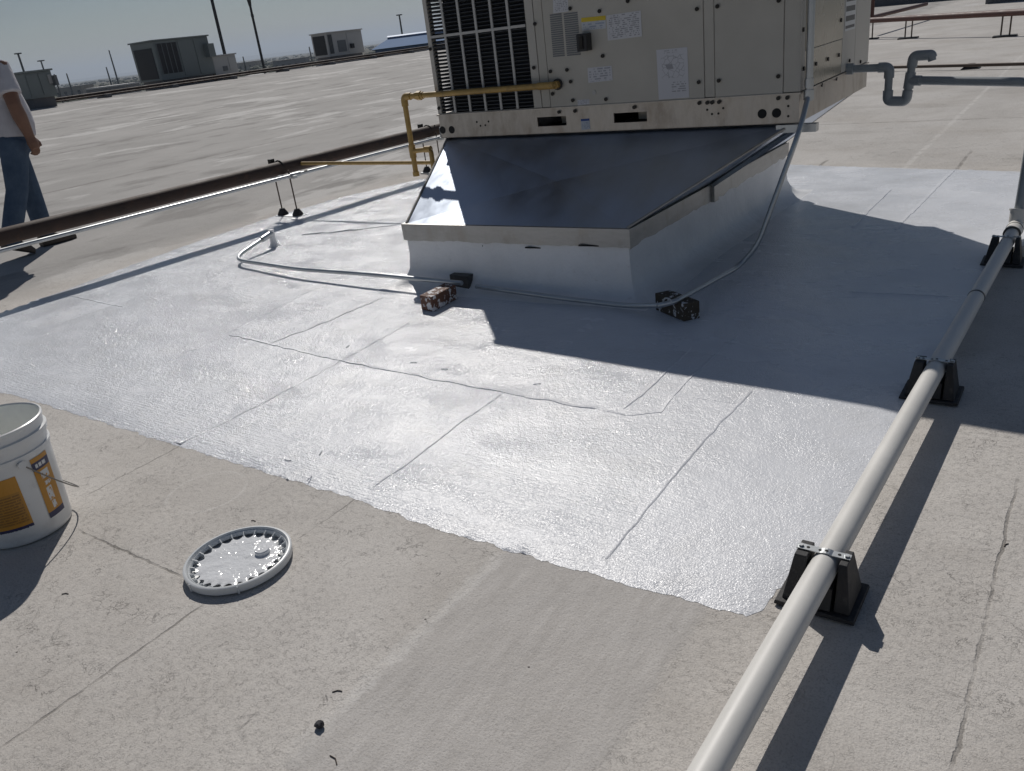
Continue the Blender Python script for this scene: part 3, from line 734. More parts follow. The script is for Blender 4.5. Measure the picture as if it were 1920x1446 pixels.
q = [P(RW+.0045, bb, zz) for bb, zz in ((b1+.03, 1.05), (b2-.03, 1.05), (b2-.03, 1.24), (b1+.03, 1.24))]
uvquad('notice', *q, M['lab_strip'], unit)
# switch box
a0, zt_ = FP(1090, 63); a1, zb_ = FP(1111, 94)
m = MB(); m.box((a0, -.06, zb_), (a1, -.001, zt_), P); sw = m.build('switch_box', M['blackplastic'], unit, bevel=.004)
m = MB(); m.box(((a0+a1)/2-.01, -.068, (zb_+zt_)/2-.03), ((a0+a1)/2+.01, -.0602, (zb_+zt_)/2+.03), P); m.build('lever', M['screw'], sw)
# no hood stands here; the widened top cover above the frame casts that shade
# ================================================================== GAS PIPING (ochre)
gas = thing('gas_pipe', (-1.76, .50, .48), 'ochre painted gas pipe rising beside the beige unit and entering its front panel', 'gas pipe')
ga, gz = FP(1047, 158)
end = P(ga, -.004, gz); gb = -.045
e1 = P(ga, gb, gz); tpz = FP(905, 170)[1]
top = atv(757, 181, (P(-.2, gb, 0)).y); top.z = (top.z + e1.z)/2 - .0
m = MB(); m.tube(bend([Vector((top.x, top.y, .487)), top, e1, end], .04), .0165, 12); m.build('riser_pipe', M['yellow'], gas, smooth=True)
def fitting(pts, r, parent, mat='yellow', name='fitting', n=12):
    m = MB(); m.tube(pts, r, n); return m.build(name, M[mat], parent, smooth=True)
d1 = (e1-top).normalized()
fitting(bend([top - Vector((0,0,.055)), top, top + d1*.055], .04), .0215, gas, name='elbow')
fitting([top + d1*.09, top + d1*.15], .021, gas, name='union'); fitting([top + d1*.105, top + d1*.135], .027, gas, name='union', n=8)
fitting([e1 - d1*.10, e1 - d1*.0], .0195, gas, name='elbow'); fitting([e1.lerp(end, .1), end + Vector((0, -.002, 0))], .02, gas, name='elbow')
fitting([end + NF*.002, end + NF*.010], .030, gas, 'blackplastic', 'grommet')
fitting([Vector((top.x, top.y, .487)), Vector((top.x, top.y, .515))], .021, gas, name='drip_cap')
tee = Vector((top.x, top.y, .64))
fitting([tee - Vector((0,0,.04)), tee + Vector((0,0,.04))], .0215, gas, name='tee')
sx = top.x + .15; yb = 1.5; zb0 = .42
low = [tee, Vector((sx, top.y, .65)), Vector((sx, top.y, .42)), Vector((sx, yb, .40)), Vector((-4.05, yb, .415))]
m = MB(); m.tube(bend(low, .03), .015, 12); m.build('branch_pipe', M['yellow'], gas, smooth=True)
fitting([Vector((sx-.045, top.y, .649)), Vector((sx-.0, top.y, .65))], .020, gas, name='elbow')

# ================================================================== BROWN MAIN PIPE, CONDUIT, ROD STANDS
BU, BZ = -4.14, .412
def bz(v): return BZ + roof_z(BU)
pa = atz(-60, 450, .41); pb = atz(520, 317, .41); pc = atz(790, 244, .41)
dirb = (pc - pa).normalized()
bp0 = pb - dirb*6.5; bp1 = pb + dirb*5.0
main = thing('brown_pipe', (pb.x, pb.y, 0), 'long rusty brown pipe carried across the roof on thin rod stands', 'pipe')
m = MB(); m.tube([bp0, pb, bp1], .055, 20); m.build('pipe', M['rust'], main, smooth=True)
cond = thing('galvanised_conduit', (pb.x+.12, pb.y, .33), 'thin shiny galvanised conduit running along the rusty brown pipe', 'conduit')
side = Vector((dirb.y, -dirb.x, 0))
co = side*.13 + Vector((0, 0, -.062))
m = MB(); m.tube([bp0+co, pb+co, bp1+co], .0145, 12); m.build('conduit', M['galv'], cond, smooth=True)
m = MB(); q = pb + co + dirb*.02; m.tube([q, q + dirb*.10], .021, 12); m.build('coupling', M['galv'], cond, smooth=True)
def rod_stand(base, label):
    st = thing('rod_stand', base, label, 'pipe stand', 'rod stands under the brown pipe')
    b = Vector(base)
    m = MB(); m.box((b.x-.15, b.y-.05, b.z+.001), (b.x+.15, b.y+.05, b.z+.014)); m.build('base_plate', M['galv'], st, bevel=.002)
    for s in (-1, 1):
        c = b + Vector((s*.095, 0, .014)); m = MB(); m.lathe([(.048, 0), (.046, .012), (.026, .045), (.02, .055), (.0001, .056)], c, 14); m.build('foot', M['rubber'], st, smooth=True)
        m = MB(); m.tube([c + Vector((0,0,.03)), Vector((c.x, c.y, BZ+.05 if s < 0 else BZ-.02))], .006, 6); m.build('rod', M['rod'], st)
    m = MB(); m.box((b.x-.13, b.y-.02, BZ-.085), (b.x+.17, b.y+.02, BZ-.062)); m.build('cross_channel', M['galv'], st)
    m = MB(); m.tube([Vector((b.x-.01, b.y, BZ)) + Vector((math.cos(a), 0, math.sin(a)))*.060 for a in [i*math.pi/8 for i in range(9)]], .007, 6); m.build('pipe_clamp', M['screw'], st)
    m = MB(); m.box((b.x-.115, b.y-.02, BZ+.03), (b.x-.075, b.y+.02, BZ+.075)); m.build('clamp_bolt', M['screw'], st)
    return st
q = pb + dirb*.03; rod_stand((q.x, q.y, 0), 'rod stand under the brown pipe where the ochre branch joins')
q = pb + dirb*1.88; rod_stand((q.x, q.y, 0), 'rod stand under the brown pipe beside the ochre gas riser')
q = pb - dirb*2.62; rod_stand((q.x, q.y, 0), 'rod stand under the brown pipe near the walking person')
m = MB(); q = pb + dirb*1.98 + side*.16 + Vector((0, 0, -.02)); m.box((q.x-.05, q.y-.06, q.z-.055), (q.x+.05, q.y+.06, q.z+.055))
jb = thing('conduit_box', q - Vector((0,0,.055)), 'small pale weatherproof box on the galvanised conduit behind the gas riser', 'junction box'); m.build('box_body', M['whitebox'], jb, bevel=.006)
m = MB(); m.box((q.x+.0505, q.y-.05, q.z-.045), (q.x+.058, q.y+.05, q.z+.045)); m.build('box_cover', M['galv'], jb, bevel=.003)

# ================================================================== POWER CONDUIT ROUND THE CURB
def at(px, z): return atz(px[0], px[1], z)
post = atz(515, 462, .006); post.z = .006
cw = thing('curb_conduit', (post.x, post.y, .006), 'bent metal conduit looping from a short roof post past wood blocks to the unit', 'conduit')
ptop = Vector((post.x, post.y, .105))
m = MB(); m.lathe([(.05, 0), (.035, .012), (.024, .03), (.021, .06), (.021, .125), (.0001, .126)], post, 16); m.build('roof_post', M['curbcoat'], cw, smooth=True)
lp = at((432, 489), .045)
arm = ptop.lerp(lp, .25)
fitting([ptop + Vector((0,0,-.0)), arm], .021, cw, 'galv', 'connector')
path = [ptop, lp + Vector((-.02, .03, 0)), at((560, 505), .062), at((700, 515), .075), at((866, 531), .075)]
m = MB(); m.tube(bend(path, .16, 10), .0125, 12); m.build('conduit_run', M['galv'], cw, smooth=True)
p0 = at((893, 537), .05); p1 = at((1050, 559), .04); p2 = at((1180, 574), .035); p3 = at((1235, 573), .075); p4 = at((1265, 566), .098)
m = MB(); m.tube(bend([p0, p1, p2, p3], .10, 8), .0125, 12); m.build('conduit_run', M['galv'], cw, smooth=True)
p6 = at((1385, 500), .07); p7 = at((1420, 462), .17); p8 = at((1500, 243), .69)
m = MB(); m.tube(bend([p3, p4, p6, p7, p8, P(RW+.035, .03, .83)], .10, 10), .0125, 12); m.build('conduit_run', M['galv'], cw, smooth=True)
m = MB(); c0 = P(RW+.035, .03, .80); m.tube([c0, P(RW+.035, .03, ZT+.05)], .017, 14); m.build('conduit_riser', M['galv'], cw, smooth=True)
for z0, z1, r in ((.805, .85, .024), (.86, .90, .021)): fitting([P(RW+.035, .03, z0), P(RW+.035, .03, z1)], r, cw, 'galv', 'compression_fitting')
m = MB(); m.box((RW-.10, -.02, Z0-.040), (RW+.085, .03, Z0-.004), P); m.build('strut_stub', M['galv'], cw)
# wood blocks and the dark box
def block(name, bl, br, bk, h, mat, label, cat, mat2=None):
    bl, br, bk = Vector(bl), Vector(br), Vector(bk); d = bk - br; b4 = bl + d
    c = (bl+bk)/2; t = thing(name, (c.x, c.y, .007), label, cat); z = Vector((0,0,h)); o = Vector((0,0,.007))
    m = MB(); m.hexa([bl+o, br+o, bk+o, b4+o], [bl+o+z, br+o+z, bk+o+z, b4+o+z]); m.build('block', M[mat], t, bevel=.003); return t
block('wood_block', (-.985, -.40, 0), (-.900, -.412, 0), (-.905, -.20, 0), .078, 'wood', 'short reddish wood block splashed with white, in front of the curb', 'wood block')
t = block('wood_block', (.175, -.085, 0), (.362, -.195, 0), (.412, -.135, 0), .082, 'wood2', 'dark brown wood block splashed with white under the conduit at the curb corner', 'wood block')
m = MB(); q = p4 + Vector((-.03, -.01, -.002)); m.tube([q + Vector((.02*math.cos(a), 0, .02*math.sin(a))) for a in [i*math.pi/6 for i in range(7)]], .004, 6); m.build('strap', M['galv'], t)
t = block('conduit_box', (-1.045, -.075, 0), (-.915, -.085, 0), (-.915, .01, 0), .085, 'box', 'small dark painted conduit box lying on the coating against the curb', 'junction box')

# ================================================================== WHITE DRAIN PIPE ON THE RIGHT
PZ, PR = .098, .0300
def PV(v): return Vector((1.372 + (v+2.3)*.0295, v, PZ))
drain = thing('drain_pipe', PV(-.6) - Vector((0,0,PZ-.0)), 'long white plastic drain pipe resting on black rubber supports along the coating edge', 'drain pipe')
m = MB(); m.tube([PV(-3.6), PV(.14)], PR, 28); m.build('pipe', M['pvc'], drain, smooth=True)
m = MB(); m.tube([PV(.142), PV(1.16)], PR-.0008, 28); m.build('pipe', M['pvc'], drain, smooth=True)
m = MB(); m.tube([PV(1.30), PV(7.5)], PR-.0008, 28); m.build('pipe', M['pvc'], drain, smooth=True)
m = MB(); m.tube([PV(.138), PV(.150)], PR+.0016, 28); m.build('joint', M['joint'], drain, smooth=True)
m = MB(); m.tube([PV(1.12), PV(1.20), PV(1.36), PV(1.42)], PR+.007, 28); m.build('tee_fitting', M['pvc'], drain, smooth=True)
for v in (1.118, 1.2): 
    m = MB(); m.tube([PV(v-.003), PV(v+.003)], PR+.0085, 28); m.build('joint', M['joint'], drain, smooth=True)
tb = PV(1.27); tu = Vector((1.487, 1.42, .75))
dt = (tu - tb).normalized()
m = MB(); m.tube([tb + dt*.02, tb + dt*.085], PR+.007, 24); m.build('tee_fitting', M['pvc'], drain, smooth=True)
m = MB(); m.tube([tb + dt*.075, tb + dt*.084], PR+.013, 24); m.build('hub', M['pvc'], drain, smooth=True)
# riser, horizontal leg and trap
RG = .0215
h0 = Vector((.895, 1.60, .776)); h1 = tu
m = MB(); m.tube(bend([tb + dt*.08, tu, h0], .05), RG, 18); m.build('drain_riser', M['pvcgrey'], drain, smooth=True)
trapv = 1.60
A = atv(1586, 124, trapv); A = Vector((.50, trapv, .855)); B = atv(1668, 126, trapv); Cc = atv(1664, 190, trapv); D = atv(1701, 190, trapv); Ee = atv(1713, 105, trapv); F_ = atv(1746, 103, trapv); G = atv(1748, 114, trapv)
D.x = Ee.x - .02
m = MB(); m.tube(bend([A, B, Cc, D, Ee, F_, G], .035, 7), RG*.92, 18); m.build('trap_pipe', M['pvcgrey'], drain, smooth=True)
for p, a, b in ((B, A, Cc), (Cc, B, D), (D, Cc, Ee), (Ee, D, F_), (F_, Ee, G)):
    d1_ = (a-p); d2_ = (b-p); k1_ = min(.055, d1_.length*.5); k2_ = min(.055, d2_.length*.5)
    m = MB(); m.tube(bend([p + d1_.normalized()*k1_, p, p + d2_.normalized()*k2_], .035, 7), RG*1.2, 18); m.build('elbow', M['pvcgrey'], drain, smooth=True)
tm = D.lerp(Ee, (.776-D.z)/(Ee.z-D.z)); dd = (Ee-D).normalized()
m = MB(); m.tube([tm - dd*.04, tm + dd*.04], RG*1.2, 18); m.build('tee_fitting', M['pvcgrey'], drain, smooth=True)
m = MB(); hd = (h1-h0).normalized(); m.tube([tm, tm + hd*.06], RG*1.2, 18); m.build('tee_fitting', M['pvcgrey'], drain, smooth=True)
m = MB(); m.tube([Vector((.555, trapv, .855)), Vector((.60, trapv, .854))], RG*1.35, 18); m.build('coupling', M['pvcgrey'], drain, smooth=True)

def pipe_support(v, label):
    c = PV(v) - Vector((.006, 0, 0)); t = thing('pipe_support', (c.x, c.y, .0), label, 'pipe support', 'rubber supports under the drain pipe')
    z0 = .005; H = PZ + PR*.9
    # flanged base
    m = MB(); m.hexa([(c.x-.088, v-.074, z0), (c.x+.088, v-.074, z0), (c.x+.088, v+.074, z0), (c.x-.088, v+.074, z0)], [(c.x-.086, v-.072, z0+.010), (c.x+.086, v-.072, z0+.010), (c.x+.086, v+.072, z0+.010), (c.x-.086, v+.072, z0+.010)])
    m.build('base', M['rubber'], t, bevel=.002)
    # saddle body: two horns and the bridge below the pipe
    for s in (-1, 1):
        x0, x1 = (c.x - .074, c.x - PR + .002) if s < 0 else (c.x + PR + .010, c.x + .074)
        w0, w1 = (c.x-.056, c.x - PR + .002) if s < 0 else (c.x + PR + .010, c.x + .058)
        m = MB(); m.hexa([(x0, v-.058, z0+.010), (x1, v-.058, z0+.010), (x1, v+.058, z0+.010), (x0, v+.058, z0+.010)], [(w0, v-.030, H), (w1, v-.030, H), (w1, v+.030, H), (w0, v+.030, H)])
        m.build('horn', M['rubber'], t, bevel=.002)
    m = MB(); m.hexa([(c.x-PR-.0035, v-.066, z0+.014), (c.x+PR+.0035, v-.066, z0+.014), (c.x+PR+.0035, v+.066, z0+.014), (c.x-PR-.0035, v+.066, z0+.014)], [(c.x-PR-.0035, v-.05, PZ-PR-.001), (c.x+PR+.0035, v-.05, PZ-PR-.001), (c.x+PR+.0035, v+.05, PZ-PR-.001), (c.x-PR-.0035, v+.05, PZ-PR-.001)])
    m.build('saddle', M['rubber'], t)
    # perforated strap over the pipe
    m = MB(); n = 18; pr = []
    for i in range(n+1):
        x = -.058 + .116*i/n; z = H + .0015
        if abs(x-.006) < PR+.002: z = max(z, PZ + math.sqrt(max(0, (PR+.0012)**2 - (x-.006)**2)))
        pr.append((c.x + x, z))
    for x, z in pr:
        m.v += [Vector((x, v-.010, z)), Vector((x, v+.010, z)), Vector((x, v+.010, z+.0022)), Vector((x, v-.010, z+.0022))]
    for i in range(n):
        for j in range(4): m.f.append((i*4+j, i*4+(j+1) % 4, (i+1)*4+(j+1) % 4, (i+1)*4+j))
    m.f += [(0,1,2,3), (n*4+3, n*4+2, n*4+1, n*4)]
    stp = m.build('strap', M['galv'], t)
    for x in (-.050, -.034, -.008, .006, .034, .050):
        i = min(range(len(pr)), key=lambda k: abs(pr[k][0]-c.x-x)); m = MB(); m.disc((c.x+x, v, pr[i][1]+.0021), .0038, (0,0,1), 10, .0008); m.build('strap_hole', M['dark'], stp)
    for x in (-.050, .050):
        m = MB(); m.disc((c.x+x, v, H+.004), .006, (0,0,1), 6, .004); m.build('bolt', M['galv'], stp)
    return t
pipe_support(-1.775, 'black rubber pipe support at the front corner of the white coating')
pipe_support(-.60, 'black rubber pipe support in the shade, middle one along the drain pipe')
pipe_support(.96, 'black rubber pipe support next to the pipe tee with the grey riser')

# ================================================================== PAIL AND LID
pc_ = Vector((-.885, -2.49, 0)); PH = .37
pail = thing('paint_pail', pc_, 'open white plastic paint pail with orange printed labels and wire handle', 'paint pail')
def pr_at(z): return .131 + (.149-.131)*z/PH
m = MB(); m.lathe([(.0001, .002), (.122, .002), (.129, .006), (.131, .015), (pr_at(.27), .27), (pr_at(.275)+.004, .272), (pr_at(.28)+.005, .285), (pr_at(.29), .288), (pr_at(.315), .315), (pr_at(.318)+.007, .317), (pr_at(.33)+.008, .333), (pr_at(.335)+.001, .337), (pr_at(.36)+.001, .358), (pr_at(.36)+.004, .360), (pr_at(.37)+.004, .369), (pr_at(.37)-.001, .371), (pr_at(.37)-.004, .366)], pc_, 56)
m.build('pail_body', M['pail'], pail, smooth=True, angle=50)
m = MB(); m.lathe([(pr_at(.37)-.0045, .367), (pr_at(.2)-.004, .2), (.126, .02), (.0001, .018)], pc_, 56); m.build('pail_inside', M['pailin'], pail, smooth=True)
def wrap(name, a0, a1, z0, z1, mat, off=.0012, n=16):
    me = bpy.data.meshes.new(name); vs = []; fs = []; uvs = []
    for i in range(n+1):
        for j, z in enumerate((z0, z1)):
            a = a0 + (a1-a0)*i/n; r = pr_at(z)+off; vs.append((r*math.cos(a), r*math.sin(a), z))
    for i in range(n): fs.append((i*2, i*2+2, i*2+3, i*2+1)); uvs.append(((i/n, 0), ((i+1)/n, 0), ((i+1)/n, 1), (i/n, 1)))
    me.from_pydata(vs, [], fs); ul = me.uv_layers.new(name='UVMap'); k = 0
    for f in uvs:
        for q in f: ul.data[k].uv = q; k += 1
    me.materials.append(M[mat]); o = bpy.data.objects.new(name, me); col.objects.link(o); o.parent = pail; return o
ac = math.atan2(CAM.y-pc_.y, CAM.x-pc_.x)
wrap('printed_label', ac-1.05, ac+.12, .055, .235, 'pl_wide'); wrap('printed_label', ac+.48, ac+.95, .055, .262, 'pl_tall')
# ears and fallen wire handle
ea = ac + .30
e0 = pc_ + Vector((math.cos(ea)*(pr_at(.25)+.006), math.sin(ea)*(pr_at(.25)+.006), .262))
eb = ac + .30 + math.pi
e2 = pc_ + Vector((math.cos(eb)*(pr_at(.25)+.006), math.sin(eb)*(pr_at(.25)+.006), .262))
for e, aa in ((e0, ea), (e2, eb)):
    m = MB(); m.disc(e - Vector((math.cos(aa), math.sin(aa), 0))*.004, .012, (math.cos(aa), math.sin(aa), 0), 14, .010); m.build('ear', M['pail'], pail, smooth=True)
hp = []
for i in range(25):
    t = i/24; a = ea + math.pi*t; r = pr_at(.2) + .010 + .022*math.sin(math.pi*t); hp.append(pc_ + Vector((math.cos(a)*r, math.sin(a)*r, .262 - .20*math.sin(math.pi*t))))
m = MB(); m.tube(hp, .0022, 6); m.build('wire_handle', M['wire'], pail, smooth=True)

lc = Vector((-.050, -2.31, 0)); LR = .147
lid = thing('pail_lid', lc, 'round white pail lid lying upside down, wet with white paint', 'pail lid')
m = MB(); m.lathe([(.0001, .004), (LR-.004, .004), (LR, .007), (LR+.001, .026), (LR-.002, .0285), (LR-.007, .0285), (LR-.009, .026), (LR-.011, .012)], lc, 72); m.build('rim', M['lid'], lid, smooth=True, angle=45)
m = MB(); m.lathe([(LR-.0105, .020), (LR-.013, .023), (LR-.016, .020), (LR-.017, .012)], lc, 72); m.build('inner_rim', M['lid'], lid, smooth=True, angle=60)
# wet paint skin with scalloped edge between the ribs
m = MB(); NN = 168; rings_ = [(.0, .0155), (.03, .0150), (.06, .0158), (.085, .0150), (.103, .0152), (1, .013)]
m.v.append(lc + Vector((0, 0, .0155)))
for r, z in rings_[1:]:
    for j in range(NN):
        a = 2*math.pi*j/NN
        if r == 1:
            s = abs(math.sin(a*12)); rr_ = .108 + .021*(1 - s**.6) + .003*noise.noise(Vector((math.cos(a)*5, math.sin(a)*5, 2)))
        else: rr_ = r
        zz = z + .0022*noise.noise(Vector((rr_*math.cos(a)*26, rr_*math.sin(a)*26, 4)))
        m.v.append(lc + Vector((rr_*math.cos(a), rr_*math.sin(a), zz)))
for j in range(NN): m.f.append((0, 1+j, 1+(j+1) % NN))
for i in range(len(rings_)-2):
    for j in range(NN): m.f.append((1+i*NN+j, 1+(i+1)*NN+j, 1+(i+1)*NN+(j+1) % NN, 1+i*NN+(j+1) % NN))
m.build('wet_paint', M['wetpaint'], lid, smooth=True, angle=80)
for k in range(24):
    a = 2*math.pi*k/24; c, s = math.cos(a), math.sin(a); r0, r1 = .120, LR-.012
    t = Vector((-s, c, 0))*.0014; m = MB(); b0 = lc + Vector((c*r0, s*r0, 0)); b1_ = lc + Vector((c*r1, s*r1, 0)); z0 = Vector((0,0,.006)); z1 = Vector((0,0,.0165)); z2 = Vector((0,0,.023))
    m.hexa([b0-t+z0, b1_-t+z0, b1_+t+z0, b0+t+z0], [b0-t+z1, b1_-t+z2, b1_+t+z2, b0+t+z1]); m.build('rib', M['lid'], lid)
sp = atz(492, 1033, .02); m = MB(); m.lathe([(.021, .010), (.021, .024), (.019, .027), (.0001, .0275)], Vector((sp.x, sp.y, 0)), 28); m.build('spout_plug', M['wetpaint'], lid, smooth=True, angle=25)
for k in (2.6, 3.6, 4.6, 5.6):
    a = k; c, s = math.cos(a), math.sin(a); m = MB(); q = lc + Vector((c*(LR+.001), s*(LR+.001), 0)); m.box((q.x-.002, q.y-.002, .003), (q.x+.002, q.y+.002, .026)); m.build('tear_tab', M['lid'], lid)

# ================================================================== SMALL DEBRIS
p = atz(600, 1364, 0); m = MB(); m.ico((p.x, p.y, .008), .010, 2, (1, 1, .85), .35); tag(m.build('pebble', M['pebble']), 'single black pebble lying on the bare roof below the smooth patch', 'pebble')
for px, ang, ln, lab in (((632, 1297), .6, .022, 'short dark twig left of the smooth patch'), ((625, 1447-22), -.3, .03, 'thin curved dark twig below the black pebble'), ((475, 977), .2, .016, 'tiny dark twig just behind the upside down lid'), ((122, 1114), .5, .02, 'small dark twig beside the pail shadow'), ((1887, 1022), 1.2, .018, 'tiny dark twig touching the roof crack right of the drain pipe')):
    p = atz(*px, .0012); d = Vector((math.cos(ang), math.sin(ang), 0))*ln; m = MB(); m.tube([p - d*.5, p + Vector((-d.y, d.x, 0))*.15 + Vector((0,0,.0003)), p + d*.5], .0013, 5)
    tag(m.build('twig', M['twig']), lab, 'twig')

# ================================================================== PERSON
def sweep(m, secs, n=16):
    """secs: list of (center, rx, ry, axis) elliptical rings; rx across X, ry across the forward axis"""
    k = len(secs); vs = []; pv = [Vector(s[0]) for s in secs]
    for i, s in enumerate(secs):
        t = (pv[min(i+1, k-1)] - pv[max(i-1, 0)]).normalized()
        ax = Vector((1, 0, 0)); ax = (ax - t*ax.dot(t)).normalized() if abs(t.x) < .95 else Vector((0, 1, 0)); ay = t.cross(ax)
        for j in range(n):
            a = 2*math.pi*j/n; vs.append(pv[i] + ax*math.cos(a)*s[1] + ay*math.sin(a)*s[2])
    fs = [(i*n+j, i*n+(j+1) % n, (i+1)*n+(j+1) % n, (i+1)*n+j) for i in range(k-1) for j in range(n)] + [tuple(reversed(range(n))), tuple(range((k-1)*n, k*n))]
    m.add(vs, fs)
def remesh(ob, voxel, smooth_it=3):
    r = ob.modifiers.new('r', 'REMESH'); r.mode = 'VOXEL'; r.voxel_size = voxel
    s = ob.modifiers.new('s', 'SMOOTH'); s.factor = .5; s.iterations = smooth_it
    dg = bpy.context.evaluated_depsgraph_get(); me = bpy.data.meshes.new_from_object(ob.evaluated_get(dg)); ob.modifiers.clear()
    mat = ob.data.materials[0]; ob.data = me
    me.materials.clear(); me.materials.append(mat)
    for p_ in me.polygons: p_.use_smooth = True
    return ob
PG = atroof(91, 464); PGz = PG.z
man = thing('person', PG, 'person in white T-shirt and blue jeans walking beyond the brown pipe, head out of view', 'person')
def L(x, y, z): return PG + Vector((x, y, z))
SC = 1.0
# bare body (head, neck, arms, hands)
m = MB()
sweep(m, [(L(0,.0,1.0), .10, .08), (L(0,.02,1.2), .12, .09), (L(0,.02,1.42), .11, .08), (L(0,.02,1.50), .062, .065), (L(0,.03,1.60), .055, .06)])
sweep(m, [(L(0,.055,1.57), .03, .04), (L(0,.06,1.60), .055, .07), (L(0,.055,1.66), .072, .092), (L(0,.05,1.72), .077, .10), (L(0,.045,1.78), .070, .092), (L(0,.04,1.82), .04, .055)])
m.ico(L(0,.155,1.685), .016, 2, (.8, 1.2, 1.5)); m.ico(L(.078,.045,1.69), .02, 2, (.4, .8, 1.5)); m.ico(L(-.078,.045,1.69), .02, 2, (.4, .8, 1.5)); m.ico(L(0,.145,1.635), .02, 2, (1.2, .5, .35)); m.ico(L(0,.14,1.605), .022, 2, (1, .8, .7))
def arm(sx_, elb, wr, hand_dir):
    sh = L(sx_*.19, .02, 1.44); e = L(*elb); w = L(*wr)
    m.tube([sh, sh.lerp(e, .5), e, e.lerp(w, .35), w], .05, 14, True, [.062, .060, .052, .055, .036])
    hd = Vector(hand_dir).normalized(); pal = w + hd*.05
    acr = Vector((0, 1, 0)); acr = (acr - hd*acr.dot(hd)).normalized(); th = hd.cross(acr)
    m.tube([w - hd*.01, w + hd*.03, pal, w + hd*.095], .03, 12, True, [.034, .038, .043, .036])
    for i, (o, ln) in enumerate(((-.027, .055), (-.009, .07), (.010, .075), (.028, .066))):
        b = w + hd*.085 + acr*o; k = -sx_
        m.tube([b, b + hd*ln*.55 + th*.010*k, b + hd*ln*.85 + th*.035*k, b + hd*ln*.75 + th*.055*k], .0095, 8, True, [.0105, .010, .009, .0075])
    b = w + hd*.03 + acr*.032
    m.tube([b, b + hd*.035 + acr*.022, b + hd*.065 + acr*.020 + th*.01], .011, 8, True, [.013, .011, .009])
arm(1, (.275, -.015, 1.14), (.265, .025, .90), (.0, .12, -1)); arm(-1, (-.255, -.08, 1.15), (-.25, -.12, .90), (0, .0, -1))
body = m.build('body', M['skin'], man); remesh(body, .0075, 3)
m = MB(); sweep(m, [(L(0,.02,1.66), .060, .080), (L(0,.02,1.72), .082, .102), (L(0,.03,1.79), .076, .098), (L(0,.035,1.835), .045, .06)]); remesh(m.build('hair', M['hair'], man), .012, 3)
# eyes
for s in (-1, 1):
    m = MB(); m.ico(L(s*.03, .143, 1.715), .011, 2); m.build('eye', M['blackplastic'], man, smooth=True)
# shirt
m = MB()
sweep(m, [(L(0,.02,.90), .19, .165), (L(0,.03,1.0), .195, .178), (L(0,.03,1.1), .19, .172), (L(0,.03,1.22), .185, .145), (L(0,.02,1.34), .195, .135), (L(0,.015,1.43), .19, .115), (L(0,.015,1.49), .11, .085), (L(0,.02,1.52), .075, .075)], 24)
for s in (-1, 1):
    e = L(*((.270, -.01, 1.17) if s > 0 else (-.255, -.06, 1.19))); sh = L(s*.165, .015, 1.44)
    m.tube([sh, sh.lerp(e, .45), sh.lerp(e, .84)], .08, 16, True, [.082, .084, .086])
shirt = m.build('shirt', M['shirt'], man); remesh(shirt, .012, 4)
# jeans
m = MB()
sweep(m, [(L(0,.01,1.0), .155, .12), (L(0,.0,.93), .170, .138), (L(0,-.005,.85), .172, .140), (L(0,.0,.77), .15, .12)], 20)
def leg(hip, knee, ank, rr_): m.tube([L(*hip), L(*hip).lerp(L(*knee), .4), L(*knee), L(*knee).lerp(L(*ank), .45), L(*ank)], .08, 16, True, rr_)
leg((.085, -.02, .88), (.09, -.13, .50), (.09, -.33, .10), [.105, .10, .080, .078, .072])
leg((-.085, .01, .88), (-.09, .055, .50), (-.095, .055, .09), [.105, .10, .080, .078, .074])
jeans = m.build('jeans', M['jeans'], man); remesh(jeans, .012, 3)
# shoes
def shoe(heel, toe, up):
    h, t = L(*heel), L(*toe); d = (t-h); f = d.normalized(); lat = Vector((f.y, -f.x, 0)).normalized(); upv = lat.cross(f); upv = upv if upv.z > 0 else -upv
    m = MB()
    for k, (s, w, z) in enumerate(((-.04, .038, .12), (.08, .046, .125), (.35, .048, .11), (.62, .054, .080), (.85, .050, .066), (1.02, .028, .045))):
        c = h + d*s
        for j in range(12):
            a = math.pi*j/11; m.v.append(c + lat*math.cos(a)*w + upv*(.014 + math.sin(a)*(z-.014)))
    for i in range(5):
        for j in range(11): m.f.append((i*12+j, i*12+j+1, (i+1)*12+j+1, (i+1)*12+j))
        m.f.append((i*12+11, i*12, (i+1)*12, (i+1)*12+11))
    m.f += [tuple(range(12)), tuple(reversed(range(60, 72)))]
    sh_ = m.build('shoe', M['shoe'], man, smooth=True, angle=60)
    m = MB()
    for s, w in ((-.03, .036), (.08, .044), (.35, .045), (.62, .053), (.85, .049), (1.01, .028)):
        c = h + d*s; m.v += [c - lat*w, c + lat*w, c + lat*w + upv*.016, c - lat*w + upv*.016]
    for i in range(5):
        for j in range(4): m.f.append((i*4+j, i*4+(j+1) % 4, (i+1)*4+(j+1) % 4, (i+1)*4+j))
    m.f += [(0,1,2,3), (23,22,21,20)]
    m.build('sole', M['sole'], sh_)
shoe((.09, -.38, .095), (.095, -.175, .002), 1); shoe((-.095, .005, .001), (-.085, .285, .001), 1)

